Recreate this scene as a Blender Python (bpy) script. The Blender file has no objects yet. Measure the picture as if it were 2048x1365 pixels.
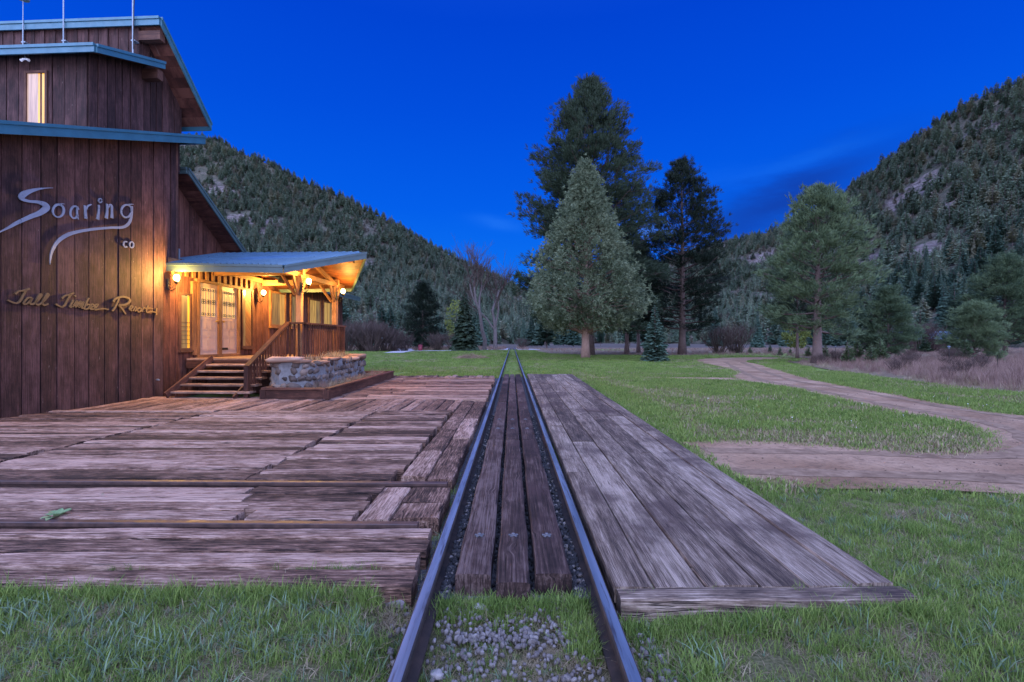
import bpy, math, random
import numpy as np
from mathutils import Vector, Matrix, noise as mnoise
R = math.radians
random.seed(7); rng = np.random.default_rng(7)
SC = bpy.context.scene; COL = SC.collection

# ------------------------------------------------------------------ camera
F, CX, CY, CAMH = 970.0, 1024.0, 684.0, 1.37
cam_d = bpy.data.cameras.new('camera'); cam = bpy.data.objects.new('camera', cam_d); COL.objects.link(cam)
cam_d.sensor_width = 36; cam_d.lens = F / 2048 * 36; cam_d.clip_start = 0.05; cam_d.clip_end = 6000
cam.location = (0, 0, CAMH); cam.rotation_euler = (R(90 + 0.09), 0, 0)
SC.camera = cam

# ------------------------------------------------------------------ sky, sun, exposure
SC.view_settings.view_transform = 'Standard'; SC.view_settings.look = 'None'
SC.view_settings.exposure = 0.0; SC.view_settings.gamma = 1.0
W = bpy.data.worlds.new('World'); SC.world = W; W.use_nodes = True
wt = W.node_tree; wt.nodes.clear()
def wn(t, **k):
    n = wt.nodes.new(t)
    for a, b in k.items(): setattr(n, a, b)
    return n
def wramp(pts, interp='LINEAR'):
    n = wn('ShaderNodeValToRGB'); cr = n.color_ramp; cr.interpolation = interp
    while len(cr.elements) < len(pts): cr.elements.new(0.5)
    for e, (p, c) in zip(cr.elements, pts): e.position = p; e.color = (*c, 1)
    return n
L = wt.links.new
tc = wn('ShaderNodeTexCoord'); sx = wn('ShaderNodeSeparateXYZ'); L(tc.outputs['Generated'], sx.inputs[0])
front = wramp([(0.0, (0.008, 0.215, 0.93)), (0.12, (0.004, 0.172, 0.90)), (0.26, (0.001, 0.115, 0.83)), (0.42, (0.0004, 0.078, 0.73)), (0.55, (0.0003, 0.058, 0.65)), (1.0, (0.02, 0.09, 0.70))])
L(sx.outputs['Z'], front.inputs[0])
# dusk glow in the half of the sky behind the camera
back = wramp([(0.0, (2.05, 2.10, 3.30)), (0.3, (2.00, 2.40, 4.60)), (1.0, (1.10, 1.66, 4.00))])
L(sx.outputs['Z'], back.inputs[0])
ym = wn('ShaderNodeMapRange', interpolation_type='SMOOTHSTEP'); ym.inputs[1].default_value = 0.55; ym.inputs[2].default_value = -0.25
L(sx.outputs['Y'], ym.inputs[0])
mx = wn('ShaderNodeMix', data_type='RGBA'); L(ym.outputs[0], mx.inputs[0]); L(front.outputs[0], mx.inputs[6]); L(back.outputs[0], mx.inputs[7])
# faint dusk clouds low on the right
def wm(op, a, b=0.0):
    n = wn('ShaderNodeMath', operation=op)
    for i, v in enumerate((a, b)):
        if isinstance(v, (int, float)): n.inputs[i].default_value = v
        else: L(v, n.inputs[i])
    return n.outputs[0]
ysafe = wm('MAXIMUM', sx.outputs['Y'], .05); ca = wm('DIVIDE', sx.outputs['X'], ysafe); cb = wm('DIVIDE', sx.outputs['Z'], ysafe)
cm = wn('ShaderNodeMapping'); cm.inputs['Scale'].default_value = (2.2, 2.2, 9.0); cm.inputs['Rotation'].default_value = (0, R(20), 0); L(tc.outputs['Generated'], cm.inputs[0])
cn = wn('ShaderNodeTexNoise'); cn.inputs['Scale'].default_value = 2.4; cn.inputs['Detail'].default_value = 7; cn.inputs['Roughness'].default_value = .62; L(cm.outputs[0], cn.inputs['Vector'])
nz = wm('SUBTRACT', cn.outputs[0], .5)
def band(a0, b0, slope, la, lb, wob=.12):
    da = wm('SUBTRACT', ca, a0); db = wm('SUBTRACT', wm('SUBTRACT', cb, b0), wm('MULTIPLY', da, slope)); db = wm('ADD', db, wm('MULTIPLY', nz, wob))
    q = wm('ADD', wm('POWER', wm('DIVIDE', da, la), 2.0), wm('POWER', wm('ABSOLUTE', wm('DIVIDE', db, lb)), 2.0))
    return wm('POWER', 2.718, wm('MULTIPLY', q, -1.0))
cur = mx.outputs[2]
for (args, k, colr) in (((.56, .30, .42, .21, .052), .9, (.006, .050, .40)), ((.47, .235, .10, .16, .022), .5, (.006, .06, .48)), ((.62, .385, .30,   .13, .012, .06), .28, (.012, .19, .95)), ((.27, .225, .05, .07, .030, .05), .55, (.10, .26, .85)), ((-.03, .245, -.15, .05, .012, .04), .45, (.02, .20, .95)), ((.40, .33, .2, .2, .02, .1), .25, (.01, .15, .9))):
    mc = wn('ShaderNodeMix', data_type='RGBA'); L(wm('MULTIPLY', band(*args), k), mc.inputs[0]); L(cur, mc.inputs[6]); mc.inputs[7].default_value = (*colr, 1); cur = mc.outputs[2]
bg = wn('ShaderNodeBackground'); bg.inputs[1].default_value = 1.0; L(mc.outputs[2], bg.inputs[0])
wo = wn('ShaderNodeOutputWorld'); L(bg.outputs[0], wo.inputs[0])

sun_d = bpy.data.lights.new('sun', 'SUN'); sun_d.energy = 1.5; sun_d.angle = R(70); sun_d.color = (0.85, 0.88, 1.0)
sun = bpy.data.objects.new('sun', sun_d); COL.objects.link(sun); sun.rotation_euler = (R(48), 0, R(-18))

# ------------------------------------------------------------------ helpers
def tag(o, label=None, cat=None, group=None, kind=None):
    if label: o['label'] = label
    if cat: o['category'] = cat
    if group: o['group'] = group
    if kind: o['kind'] = kind
    return o
def empty(name, loc=(0, 0, 0), rz=0, label=None, cat=None, group=None):
    o = bpy.data.objects.new(name, None); COL.objects.link(o); o.location = loc; o.rotation_euler = (0, 0, rz)
    o.empty_display_size = 0.2
    return tag(o, label, cat, group)
def link(name, me, parent=None):
    o = bpy.data.objects.new(name, me); COL.objects.link(o)
    if parent: o.parent = parent
    return o
class MB:
    def __init__(s): s.v = []; s.f = []; s.m = []; s.r = []; s.uv = []
    def face(s, pts, mat=0, rnd=0.0, uv=None):
        b = len(s.v); s.v += [tuple(p) for p in pts]; s.f.append(tuple(range(b, b + len(pts)))); s.m.append(mat); s.r.append(rnd)
        s.uv.append(uv or [(p[0], p[1]) for p in pts])
    def gface(s, pts, g, mat, rnd):              # uv.x runs along grain axis g
        o = [i for i in (0, 1, 2) if i != g]
        s.face(pts, mat, rnd, [(p[g], p[o[0]] + p[o[1]]) for p in pts])
    def hexa(s, c, g=0, mat=0, rnd=0.0):          # 8 corners: 4 bottom ccw, 4 top ccw
        for q in ((0, 3, 2, 1), (4, 5, 6, 7), (0, 1, 5, 4), (1, 2, 6, 5), (2, 3, 7, 6), (3, 0, 4, 7)):
            s.gface([c[i] for i in q], g, mat, rnd)
    def box(s, a, b, g=0, mat=0, rnd=0.0):
        x0, y0, z0 = [min(p, q) for p, q in zip(a, b)]; x1, y1, z1 = [max(p, q) for p, q in zip(a, b)]
        s.hexa([(x0, y0, z0), (x1, y0, z0), (x1, y1, z0), (x0, y1, z0), (x0, y0, z1), (x1, y0, z1), (x1, y1, z1), (x0, y1, z1)], g, mat, rnd)
    def bar(s, p, q, w, h, mat=0, rnd=0.0, up=(0, 0, 1)):   # rectangular bar from p to q, w across, h along up
        p = Vector(p); q = Vector(q); d = (q - p).normalized(); up = Vector(up)
        if abs(d.dot(up)) > 0.97: up = Vector((1, 0, 0))
        n = d.cross(up).normalized() * (w / 2); t = n.cross(d).normalized() * (h / 2)
        c = [p - n - t, p + n - t, q + n - t, q - n - t, p - n + t, p + n + t, q + n + t, q - n + t]
        ln = (q - p).length
        U = [(0, 0), (0, w), (ln, w), (ln, 0), (0, h), (0, w + h), (ln, w + h), (ln, h)]
        for k in ((0, 3, 2, 1), (4, 5, 6, 7), (0, 1, 5, 4), (1, 2, 6, 5), (2, 3, 7, 6), (3, 0, 4, 7)):
            s.face([c[i] for i in k], mat, rnd, [U[i] for i in k])
    def tube(s, pts, rad, n=8, mat=0, rnd=0.0, cap=True):
        pts = [Vector(p) for p in pts]; rings = []; ln = 0; lens = []
        for i, p in enumerate(pts):
            d = (pts[min(i + 1, len(pts) - 1)] - pts[max(i - 1, 0)]).normalized()
            a = d.cross(Vector((0, 0, 1)) if abs(d.z) < 0.95 else Vector((1, 0, 0))).normalized(); b = d.cross(a)
            r = rad[i] if hasattr(rad, '__len__') else rad
            rings.append([p + (a * math.cos(2 * math.pi * k / n) + b * math.sin(2 * math.pi * k / n)) * r for k in range(n)])
            if i: ln += (p - pts[i - 1]).length
            lens.append(ln)
        base = len(s.v)
        for rg in rings: s.v += [tuple(x) for x in rg]
        for i in range(len(pts) - 1):
            for k in range(n):
                k2 = (k + 1) % n
                s.f.append((base + i * n + k, base + i * n + k2, base + (i + 1) * n + k2, base + (i + 1) * n + k)); s.m.append(mat); s.r.append(rnd)
                s.uv.append([(lens[i], k * .1), (lens[i], (k + 1) * .1), (lens[i + 1], (k + 1) * .1), (lens[i + 1], k * .1)])
        if cap:
            for i, rev in ((0, True), (len(pts) - 1, False)):
                ix = [base + i * n + k for k in range(n)]
                if rev: ix.reverse()
                s.f.append(tuple(ix)); s.m.append(mat); s.r.append(rnd); s.uv.append([(0, 0)] * n)
    def lathe(s, c, prof, n=14, mat=0):
        s.tube([(c[0], c[1], c[2] + z) for r, z in prof], [max(r, 1e-4) for r, z in prof], n, mat)
    def build(s, name, mats, parent=None, smooth=False):
        me = bpy.data.meshes.new(name); me.from_pydata(s.v, [], s.f)
        for m in (mats if isinstance(mats, (list, tuple)) else [mats]): me.materials.append(m)
        me.polygons.foreach_set('material_index', s.m)
        at = me.attributes.new('rnd', 'FLOAT', 'FACE'); at.data.foreach_set('value', s.r)
        uvl = me.uv_layers.new(name='UVMap'); uvl.data.foreach_set('uv', [c for f in s.uv for p in f for c in p])
        if smooth: me.polygons.foreach_set('use_smooth', [True] * len(s.f))
        me.update()
        return link(name, me, parent)
def np_mesh(name, V, Fa, mats, mi=None, smooth=False):
    V = np.asarray(V, 'f4'); Fa = np.asarray(Fa, 'i4'); k = Fa.shape[1]
    me = bpy.data.meshes.new(name); me.vertices.add(len(V)); me.vertices.foreach_set('co', V.ravel())
    me.loops.add(Fa.size); me.loops.foreach_set('vertex_index', Fa.ravel())
    me.polygons.add(len(Fa)); me.polygons.foreach_set('loop_start', np.arange(0, Fa.size, k, dtype='i4'))
    for m in (mats if isinstance(mats, (list, tuple)) else [mats]): me.materials.append(m)
    if mi is not None: me.polygons.foreach_set('material_index', np.asarray(mi, 'i4'))
    if smooth: me.polygons.foreach_set('use_smooth', np.ones(len(Fa), bool))
    me.update(calc_edges=True); me.validate()
    return me

# ------------------------------------------------------------------ materials
class NT:
    def __init__(s, name):
        s.m = bpy.data.materials.new(name); s.m.use_nodes = True; s.t = s.m.node_tree; s.t.nodes.clear()
        s.out = s.n('ShaderNodeOutputMaterial')
    def n(s, t, **k):
        x = s.t.nodes.new(t)
        for a, b in k.items(): setattr(x, a, b)
        return x
    def l(s, a, b): s.t.links.new(a, b)
    def put(s, sock, val):
        if isinstance(val, bpy.types.NodeSocket): s.l(val, sock)
        elif isinstance(val, (tuple, list)) and sock.type == 'RGBA' and len(val) == 3: sock.default_value = (*val, 1)
        else: sock.default_value = val
    def math(s, op, a, b=0.0, c=None, clamp=False):
        x = s.n('ShaderNodeMath', operation=op, use_clamp=clamp); s.put(x.inputs[0], a); s.put(x.inputs[1], b)
        if c is not None: s.put(x.inputs[2], c)
        return x.outputs[0]
    def noise(s, vec, scale, detail=4, rough=.55, dist=0.0):
        x = s.n('ShaderNodeTexNoise'); s.put(x.inputs['Scale'], scale); x.inputs['Detail'].default_value = detail
        x.inputs['Roughness'].default_value = rough; x.inputs['Distortion'].default_value = dist
        if vec is not None: s.l(vec, x.inputs['Vector'])
        return x.outputs['Fac']
    def mapping(s, vec, scale=(1, 1, 1), loc=None):
        x = s.n('ShaderNodeMapping'); x.inputs['Scale'].default_value = scale; s.l(vec, x.inputs[0])
        if loc is not None: s.put(x.inputs['Location'], loc)
        return x.outputs[0]
    def mr(s, v, a, b, c=0.0, d=1.0, smooth=False):
        x = s.n('ShaderNodeMapRange', interpolation_type='SMOOTHSTEP' if smooth else 'LINEAR')
        s.l(v, x.inputs[0]); x.inputs[1].default_value = a; x.inputs[2].default_value = b; x.inputs[3].default_value = c; x.inputs[4].default_value = d
        return x.outputs[0]
    def mix(s, f, a, b, blend='MIX'):
        x = s.n('ShaderNodeMix', data_type='RGBA', blend_type=blend); s.put(x.inputs[0], f); s.put(x.inputs[6], a); s.put(x.inputs[7], b)
        return x.outputs[2]
    def ramp(s, v, pts):
        x = s.n('ShaderNodeValToRGB'); cr = x.color_ramp
        while len(cr.elements) < len(pts): cr.elements.new(.5)
        for e, (p, c) in zip(cr.elements, pts): e.position = p; e.color = (*c, 1)
        s.l(v, x.inputs[0]); return x.outputs[0]
    def attr(s, name): return s.n('ShaderNodeAttribute', attribute_name=name)
    def tc(s, which='Object'): return s.n('ShaderNodeTexCoord').outputs[which]
    def orand(s): return s.n('ShaderNodeObjectInfo').outputs['Random']
    def bsdf(s, col, rough=.8, metal=0.0, bump=None, bstr=.3, bdist=.01, spec=.3, emit=None, estr=0.0, coat=0.0):
        p = s.n('ShaderNodeBsdfPrincipled'); s.put(p.inputs['Base Color'], col); s.put(p.inputs['Roughness'], rough); s.put(p.inputs['Metallic'], metal)
        p.inputs['Specular IOR Level'].default_value = spec; p.inputs['Coat Weight'].default_value = coat
        if emit is not None: s.put(p.inputs['Emission Color'], emit); s.put(p.inputs['Emission Strength'], estr)
        if bump is not None:
            b = s.n('ShaderNodeBump'); b.inputs['Strength'].default_value = bstr; b.inputs['Distance'].default_value = bdist
            s.l(bump, b.inputs['Height']); s.l(b.outputs[0], p.inputs['Normal'])
        s.l(p.outputs[0], s.out.inputs[0]); s.p = p
        return s.m
def wood(name, dark, mid, light, grain=(1.2, 38), crack=.5, rough=.85, bstr=.5, bdist=.006, var=.5, knots=True, stain=None, fleck=None):
    t = NT(name); rn = t.attr('rnd').outputs['Fac']
    off = t.n('ShaderNodeCombineXYZ'); t.l(t.math('MULTIPLY', rn, 37.0), off.inputs[0]); t.l(t.math('MULTIPLY', rn, 91.0), off.inputs[1])
    uv = t.mapping(t.tc('UV'), (1, 1, 1), off.outputs[0])
    if knots:
        vo = t.n('ShaderNodeTexVoronoi'); vo.inputs['Scale'].default_value = 1.0
        t.l(t.mapping(uv, (2.0, 4.2, 1)), vo.inputs['Vector']); d = vo.outputs['Distance']
        kw = t.mr(d, 0.0, .28, 1, 0, True)
        sep = t.n('ShaderNodeSeparateXYZ'); t.l(uv, sep.inputs[0])
        cmb = t.n('ShaderNodeCombineXYZ'); t.l(sep.outputs[0], cmb.inputs[0]); t.l(t.math('ADD', sep.outputs[1], t.math('MULTIPLY', kw, .03)), cmb.inputs[1])
        guv = cmb.outputs[0]
    else: guv = uv
    big = t.noise(t.mapping(uv, (.55, 2.2, 1)), 1.0, 4, .6)
    gr = t.noise(t.mapping(guv, (grain[0] * 1.6, grain[1] * 1.9, 1)), 1.0, 7, .7, .12)
    fine = t.noise(t.mapping(guv, (grain[0] * 5, grain[1] * 5, 1)), 1.0, 3, .65)
    blot = t.noise(t.mapping(uv, (3.0, 6, 1)), 1.0, 5, .7)
    g = t.math('ADD', t.math('ADD', t.math('MULTIPLY', gr, .46), t.math('MULTIPLY', fine, .22)), t.math('MULTIPLY', blot, .32))
    g2 = t.math('ADD', t.math('ADD', t.mr(g, .38, .62, 0, 1), t.math('MULTIPLY', t.math('SUBTRACT', big, .5), 1.1)), t.math('MULTIPLY', t.math('SUBTRACT', rn, .5), var))
    col = t.ramp(g2, [(.14, dark), (.5, mid), (.86, light)])
    if stain:
        st = t.noise(t.tc('Object'), .8, 5, .6); col = t.mix(t.mr(st, .5, .62, 0, .75, True), col, stain)
    ck = t.noise(t.mapping(guv, (.55, 26, 1)), 1.0, 3, .5, .2)
    cl = t.mr(t.math('ABSOLUTE', t.math('SUBTRACT', ck, .5)), .0, .012, 1, 0)
    msk = t.mr(t.noise(t.mapping(uv, (.8, 5, 1)), 1.3, 2), .44, .56, 0, 1)
    ck2 = t.noise(t.mapping(guv, (2.2, 85, 1)), 1.0, 3, .5, .1); cl2 = t.math('MULTIPLY', t.mr(ck2, .60, .65, 0, 1), t.mr(blot, .42, .56, .15, 1))
    cl = t.math('MAXIMUM', t.math('MULTIPLY', cl, msk), t.math('MULTIPLY', cl2, .75))
    col = t.mix(t.math('MULTIPLY', cl, crack), col, tuple(c * .25 for c in dark))
    h = t.math('SUBTRACT', g, t.math('MULTIPLY', cl, 1.2))
    if knots:
        sel = t.n('ShaderNodeSeparateColor'); t.l(vo.outputs['Color'], sel.inputs[0])
        on = t.math('GREATER_THAN', sel.outputs[0], .58)
        kd = t.math('MULTIPLY', t.mr(d, .05, .11, 1, 0, True), on)
        col = t.mix(t.math('MULTIPLY', kd, .75), col, t.mix(sel.outputs[1], tuple(c * .55 for c in dark), light))
    if fleck:
        fl = t.noise(t.mapping(uv, (5, 28, 1)), 1.0, 3, .6); col = t.mix(t.mr(fl, .70, .74, 0, .8), col, fleck)
    return t.bsdf(col, rough, 0, h, bstr, bdist, .25)
def plain(name, col, rough=.6, metal=0.0, nscale=6.0, var=.25, bstr=.1, spec=.4, coat=0.0):
    t = NT(name); o = t.tc('Object'); nz = t.noise(o, nscale, 5, .6)
    c = t.mix(t.mr(nz, .3, .7, 0, 1), tuple(x * (1 - var) for x in col), tuple(min(1, x * (1 + var)) for x in col))
    return t.bsdf(c, t.mr(t.noise(o, nscale * 2.3, 3), .3, .7, max(.05, rough - .12), min(1, rough + .12)), metal, nz, bstr, .004, spec, coat=coat)
def foliage(name, c0, c1, rough=.65, trans=.25, sc=.7):
    t = NT(name); g = t.n('ShaderNodeNewGeometry'); o = t.tc('Object')
    nz = t.noise(o, sc, 3, .6); f = t.math('ADD', t.math('MULTIPLY', t.mr(nz, .3, .7), .6), t.math('MULTIPLY', g.outputs['Random Per Island'], .4))
    f = t.math('ADD', f, t.math('MULTIPLY', t.math('SUBTRACT', t.orand(), .5), .75), clamp=True)
    col = t.mix(f, c0, c1)
    if name.startswith('hill'): col = t.mix(t.mr(t.orand(), .80, .92, 0, .6), col, (.20, .165, .10)); col = t.mix(t.mr(t.orand(), .0, .25, .55, 0), col, tuple(v * .45 for v in c1))
    d = t.n('ShaderNodeBsdfPrincipled'); t.l(col, d.inputs['Base Color']); d.inputs['Roughness'].default_value = rough; d.inputs['Specular IOR Level'].default_value = .2
    if trans:
        tr = t.n('ShaderNodeBsdfTranslucent'); t.l(col, tr.inputs[0]); m = t.n('ShaderNodeMixShader'); m.inputs[0].default_value = trans
        t.l(d.outputs[0], m.inputs[1]); t.l(tr.outputs[0], m.inputs[2]); t.l(m.outputs[0], t.out.inputs[0])
    else: t.l(d.outputs[0], t.out.inputs[0])
    return t.m
def glow(name, col, strength, c2=None, stripes=0.0):
    t = NT(name)
    e = col
    if c2 is not None:
        nz = t.noise(t.mapping(t.tc('Object'), (3 + stripes, 3 + stripes, .8)), 1.6, 3, .5); e = t.mix(t.mr(nz, .35, .65), col, c2)
    return t.bsdf(tuple(x * .5 for x in col), .25, 0, None, spec=.6, emit=e, estr=strength)

M = {}
M['siding'] = wood('siding_wood', (.015, .0065, .006), (.041, .018, .016), (.085, .041, .037), (.8, 26), .6, .8, .35, .006, .35, True, None, (.24, .18, .15))
M['siding_red'] = wood('siding_red_wood', (.040, .014, .010), (.085, .031, .021), (.14, .056, .038), (.8, 26), .35, .8, .35, .006, .5, True, None, (.22, .16, .13))
M['trim'] = wood('trim_wood', (.05, .021, .014), (.10, .045, .028), (.16, .08, .05), (1, 22), .3, .7, .3, .004, .4, False)
M['soffit'] = wood('soffit_wood', (.035, .010, .005), (.10, .028, .010), (.19, .058, .020), (1, 18), .3, .6, .25, .004, .5, True)
M['tie'] = wood('old_tie_wood', (.026, .014, .010), (.165, .090, .062), (.40, .262, .195), (2.4, 28), 1.0, .9, 1.0, .03, .62, True)
M['tie_warm'] = wood('tie_wood_brown', (.05, .026, .02), (.155, .084, .058), (.32, .20, .145), (2.0, 26), .9, .9, .9, .014, .6, True)
M['plank'] = wood('grey_plank_wood', (.030, .020, .016), (.135, .094, .068), (.33, .255, .195), (1.6, 32), 1.0, .85, .8, .014, .38, True, (.060, .038, .032))
M['crossing'] = wood('dark_crossing_wood', (.011, .006, .005), (.038, .021, .017), (.105, .070, .060), (.9, 32), .9, .85, .8, .010, .5, True, (.042, .022, .02))
M['porch'] = wood('porch_wood', (.09, .05, .033), (.19, .11, .075), (.32, .2, .14), (1, 24), .5, .75, .4, .006, .5, True)
M['rail_wood'] = wood('railing_wood', (.030, .011, .007), (.068, .025, .015), (.12, .050, .030), (1, 22), .3, .7, .3, .004, .4, False)
M['post'] = wood('porch_post_wood', (.11, .05, .022), (.22, .105, .045), (.34, .18, .085), (1, 20), .5, .7, .3, .005, .4, True)
M['teal'] = plain('teal_painted_metal', (.030, .110, .150), .42, .15, 3, .15, .03, .5)
M['teal_dark'] = plain('dark_teal_metal', (.05, .085, .085), .45, .1, 3, .15, .03, .5)
M['roof'] = plain('blue_grey_roof_metal', (.085, .165, .23), .38, .35, 2, .12, .03, .5)
M['galv'] = plain('galvanised_pipe', (.20, .24, .27), .45, .5, 9, .15, .05, .5)
M['door'] = plain('door_paint', (.40, .29, .22), .5, 0, 3, .06, .02, .4)
M['lettermetal'] = plain('brushed_letter_metal', (.25, .29, .35), .38, .45, 4, .08, .02, .5)
M['letterwood'] = plain('gold_brown_letter_wood', (.105, .064, .030), .6, 0, 10, .25, .1, .3)
M['black'] = plain('black_iron', (.02, .018, .016), .5, .5, 8, .2, .05, .4)
M['bolt'] = plain('weathered_bolt', (.11, .11, .115), .6, .3, 30, .3, .1, .3)
M['brass'] = plain('brass', (.45, .30, .10), .35, .9, 8, .1, .02, .5)
M['mortar'] = plain('pale_mortar', (.17, .165, .16), .95, 0, 9, .25, .5, .1)
M['red'] = plain('red_paint', (.16, .015, .025), .5, 0, 5, .2, .02, .4)
M['white'] = plain('white_paint', (.75, .75, .73), .5, 0, 5, .08, .02, .4)
def rock_mat(name, a, b, sc=3.0):
    t = NT(name); o = t.tc('Object'); n1 = t.noise(o, sc, 6, .65); rn = t.attr('rnd').outputs['Fac']
    f = t.math('ADD', t.math('MULTIPLY', n1, .9), t.math('SUBTRACT', t.math('MULTIPLY', rn, .9), .4), clamp=True)
    f = t.math('ADD', f, t.math('MULTIPLY', t.math('SUBTRACT', t.orand(), .5), .5), clamp=True)
    return t.bsdf(t.mix(f, a, b), .9, 0, t.noise(o, sc * 6, 5, .7), .6, .02, .2)
M['stone'] = rock_mat('field_stone', (.050, .036, .030), (.21, .155, .12), 5)
M['capstone'] = rock_mat('flat_cap_stone', (.20, .11, .07), (.36, .23, .16))
M['gravel'] = rock_mat('ballast_stone', (.15, .13, .12), (.55, .50, .46), 14)
M['boulder'] = rock_mat('purple_boulder', (.13, .11, .12), (.30, .26, .27), 6)
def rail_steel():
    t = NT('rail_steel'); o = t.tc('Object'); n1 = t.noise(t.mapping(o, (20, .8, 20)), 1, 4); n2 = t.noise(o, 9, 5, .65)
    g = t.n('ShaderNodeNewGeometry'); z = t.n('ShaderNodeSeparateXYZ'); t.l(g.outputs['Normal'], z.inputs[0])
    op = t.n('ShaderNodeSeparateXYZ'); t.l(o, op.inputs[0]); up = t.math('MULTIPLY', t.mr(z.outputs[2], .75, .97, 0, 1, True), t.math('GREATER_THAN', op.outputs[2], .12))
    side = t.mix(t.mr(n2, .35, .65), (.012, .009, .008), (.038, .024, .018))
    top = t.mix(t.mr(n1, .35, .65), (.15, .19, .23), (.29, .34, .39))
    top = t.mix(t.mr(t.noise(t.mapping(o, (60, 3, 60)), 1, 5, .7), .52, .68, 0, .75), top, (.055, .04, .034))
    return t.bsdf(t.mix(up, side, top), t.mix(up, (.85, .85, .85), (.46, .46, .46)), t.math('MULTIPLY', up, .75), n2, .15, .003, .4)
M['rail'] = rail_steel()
def rust():
    t = NT('rusty_rail_steel'); o = t.tc('Object'); n2 = t.noise(o, 12, 5, .65)
    return t.bsdf(t.mix(t.mr(n2, .35, .65), (.035, .020, .017), (.085, .045, .034)), t.mr(n2, .3, .7, .42, .7), .3, n2, .25, .004, .5)
M['rust'] = rust()
M['pane'] = glow('lit_window_pane', (.40, .22, .06), .55, (.95, .58, .17), 5)
M['pane_dim'] = glow('dim_window_pane', (.16, .11, .06), .5, (.55, .34, .12), 3)
M['curtain'] = glow('lit_sheer_curtain', (.30, .19, .15), .8, (.75, .52, .40), 16)
M['pane_gold'] = glow('golden_lit_pane', (.75, .30, .02), .95, (1.0, .62, .08), 9)
M['bulb'] = glow('lamp_glass', (1.0, .72, .30), 9.0)
M['lite'] = glow('door_lite_glass', (.8, .42, .12), .7, (1.0, .74, .36), 8)
M['bark_pine'] = rock_mat('pine_bark', (.05, .035, .03), (.17, .12, .10), 5)
M['bark_red'] = rock_mat('juniper_bark', (.15, .085, .06), (.40, .27, .21), 5)
M['bark_grey'] = rock_mat('grey_bark', (.05, .042, .038), (.15, .125, .115), 3)
M['twig'] = plain('bare_twig', (.070, .050, .042), .9, 0, 1, .3, 0, .1)
M['needle_dark'] = foliage('pine_needles_dark', (.006, .013, .008), (.037, .058, .030), trans=.15)
M['needle_mid'] = foliage('pine_needles_mid', (.038, .068, .036), (.140, .190, .085), trans=.15)
M['needle_blue'] = foliage('spruce_needles', (.030, .065, .046), (.095, .150, .100), trans=.15)
M['juniper'] = foliage('juniper_leaves', (.085, .115, .062), (.31, .35, .205), trans=.2)
M['leaf_yellow'] = foliage('spring_leaves', (.10, .13, .03), (.22, .25, .06), trans=.3)
M['grass'] = foliage('grass_blades', (.080, .145, .026), (.255, .335, .080), trans=.4, sc=3)
M['grass_blue'] = foliage('grass_blades_broad', (.08, .13, .075), (.20, .27, .16), trans=.3, sc=3)
M['grass_dry'] = foliage('dry_grass_blades', (.16, .12, .065), (.36, .29, .18), trans=.2, sc=3)
M['meadow'] = foliage('meadow_stalks', (.115, .066, .052), (.285, .19, .145), trans=.15, sc=2)
M['forest'] = foliage('hill_conifer_needles', (.060, .102, .066), (.205, .262, .165), trans=0, sc=.25)
M['forest_bark'] = plain('hill_conifer_bark', (.12, .09, .08), .9)
M['leafplant'] = foliage('mullein_leaves', (.10, .17, .07), (.22, .30, .14), trans=.2, sc=4)
def ground_mat():
    t = NT('lawn_soil'); o = t.tc('Object'); a = t.noise(o, .35, 5, .6); b = t.noise(o, 9, 6, .7); c = t.noise(o, 60, 3, .6)
    g = t.mix(t.mr(b, .35, .65), (.078, .122, .024), (.190, .240, .062))
    g = t.mix(t.mr(a, .50, .68, 0, .55, True), g, (.13, .135, .05))
    g = t.mix(t.mr(t.noise(o, 2.1, 5, .7), .60, .70, 0, .6, True), g, (.13, .10, .075))
    s = t.n('ShaderNodeSeparateXYZ'); t.l(o, s.inputs[0])
    g = t.mix(t.mr(s.outputs[1], 4.5, 8.5, .9, 0), g, t.mix(t.mr(c, .35, .65), (.045, .042, .020), (.12, .10, .058)))   # thin turf on bare soil near the track
    g = t.mix(t.mr(t.math('ADD', s.outputs[1], t.math('MULTIPLY', a, 20)), 100, 112, 0, 1), g, (.09, .075, .062))
    return t.bsdf(g, .95, 0, t.math('ADD', b, t.math('MULTIPLY', c, .5)), .7, .03, .1)
M['ground'] = ground_mat()
def dirt_mat():
    t = NT('dirt'); o = t.tc('Object'); a = t.noise(o, .7, 5, .6); b = t.noise(o, 12, 6, .7)
    c = t.mix(t.mr(a, .35, .65), (.22, .128, .075), (.375, .245, .155)); c = t.mix(t.mr(b, .50, .70, 0, .6), c, (.10, .066, .046)); c = t.mix(t.mr(t.noise(o, 2.6, 6, .75), .55, .68, 0, .5), c, (.12, .08, .055))
    w = t.n('ShaderNodeTexVoronoi'); w.inputs['Scale'].default_value = 2.6; t.l(t.mapping(o, (1, 2.5, 1)), w.inputs['Vector'])
    sp = t.math('MULTIPLY', t.mr(w.outputs['Distance'], .03, .09, 1, 0), t.mr(t.noise(o, 1.9, 2), .55, .6))
    c = t.mix(t.math('MULTIPLY', sp, .6), c, (.07, .045, .035))
    return t.bsdf(c, .95, 0, t.math('ADD', b, t.math('MULTIPLY', a, 2)), .9, .06, .1)
M['dirt'] = dirt_mat()
def simple_soil(name, a, b, sc=8):
    t = NT(name); o = t.tc('Object'); n1 = t.noise(o, sc, 6, .7)
    return t.bsdf(t.mix(t.mr(n1, .35, .65), a, b), .95, 0, n1, .8, .03, .1)
M['ballast'] = simple_soil('ballast_bed', (.035, .035, .038), (.13, .125, .13), 28)
M['meadow_soil'] = simple_soil('meadow_soil', (.10, .072, .045), (.20, .155, .10), 1.5)
M['palegravel'] = simple_soil('pale_gravel', (.26, .24, .24), (.42, .40, .40), 3)
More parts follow.
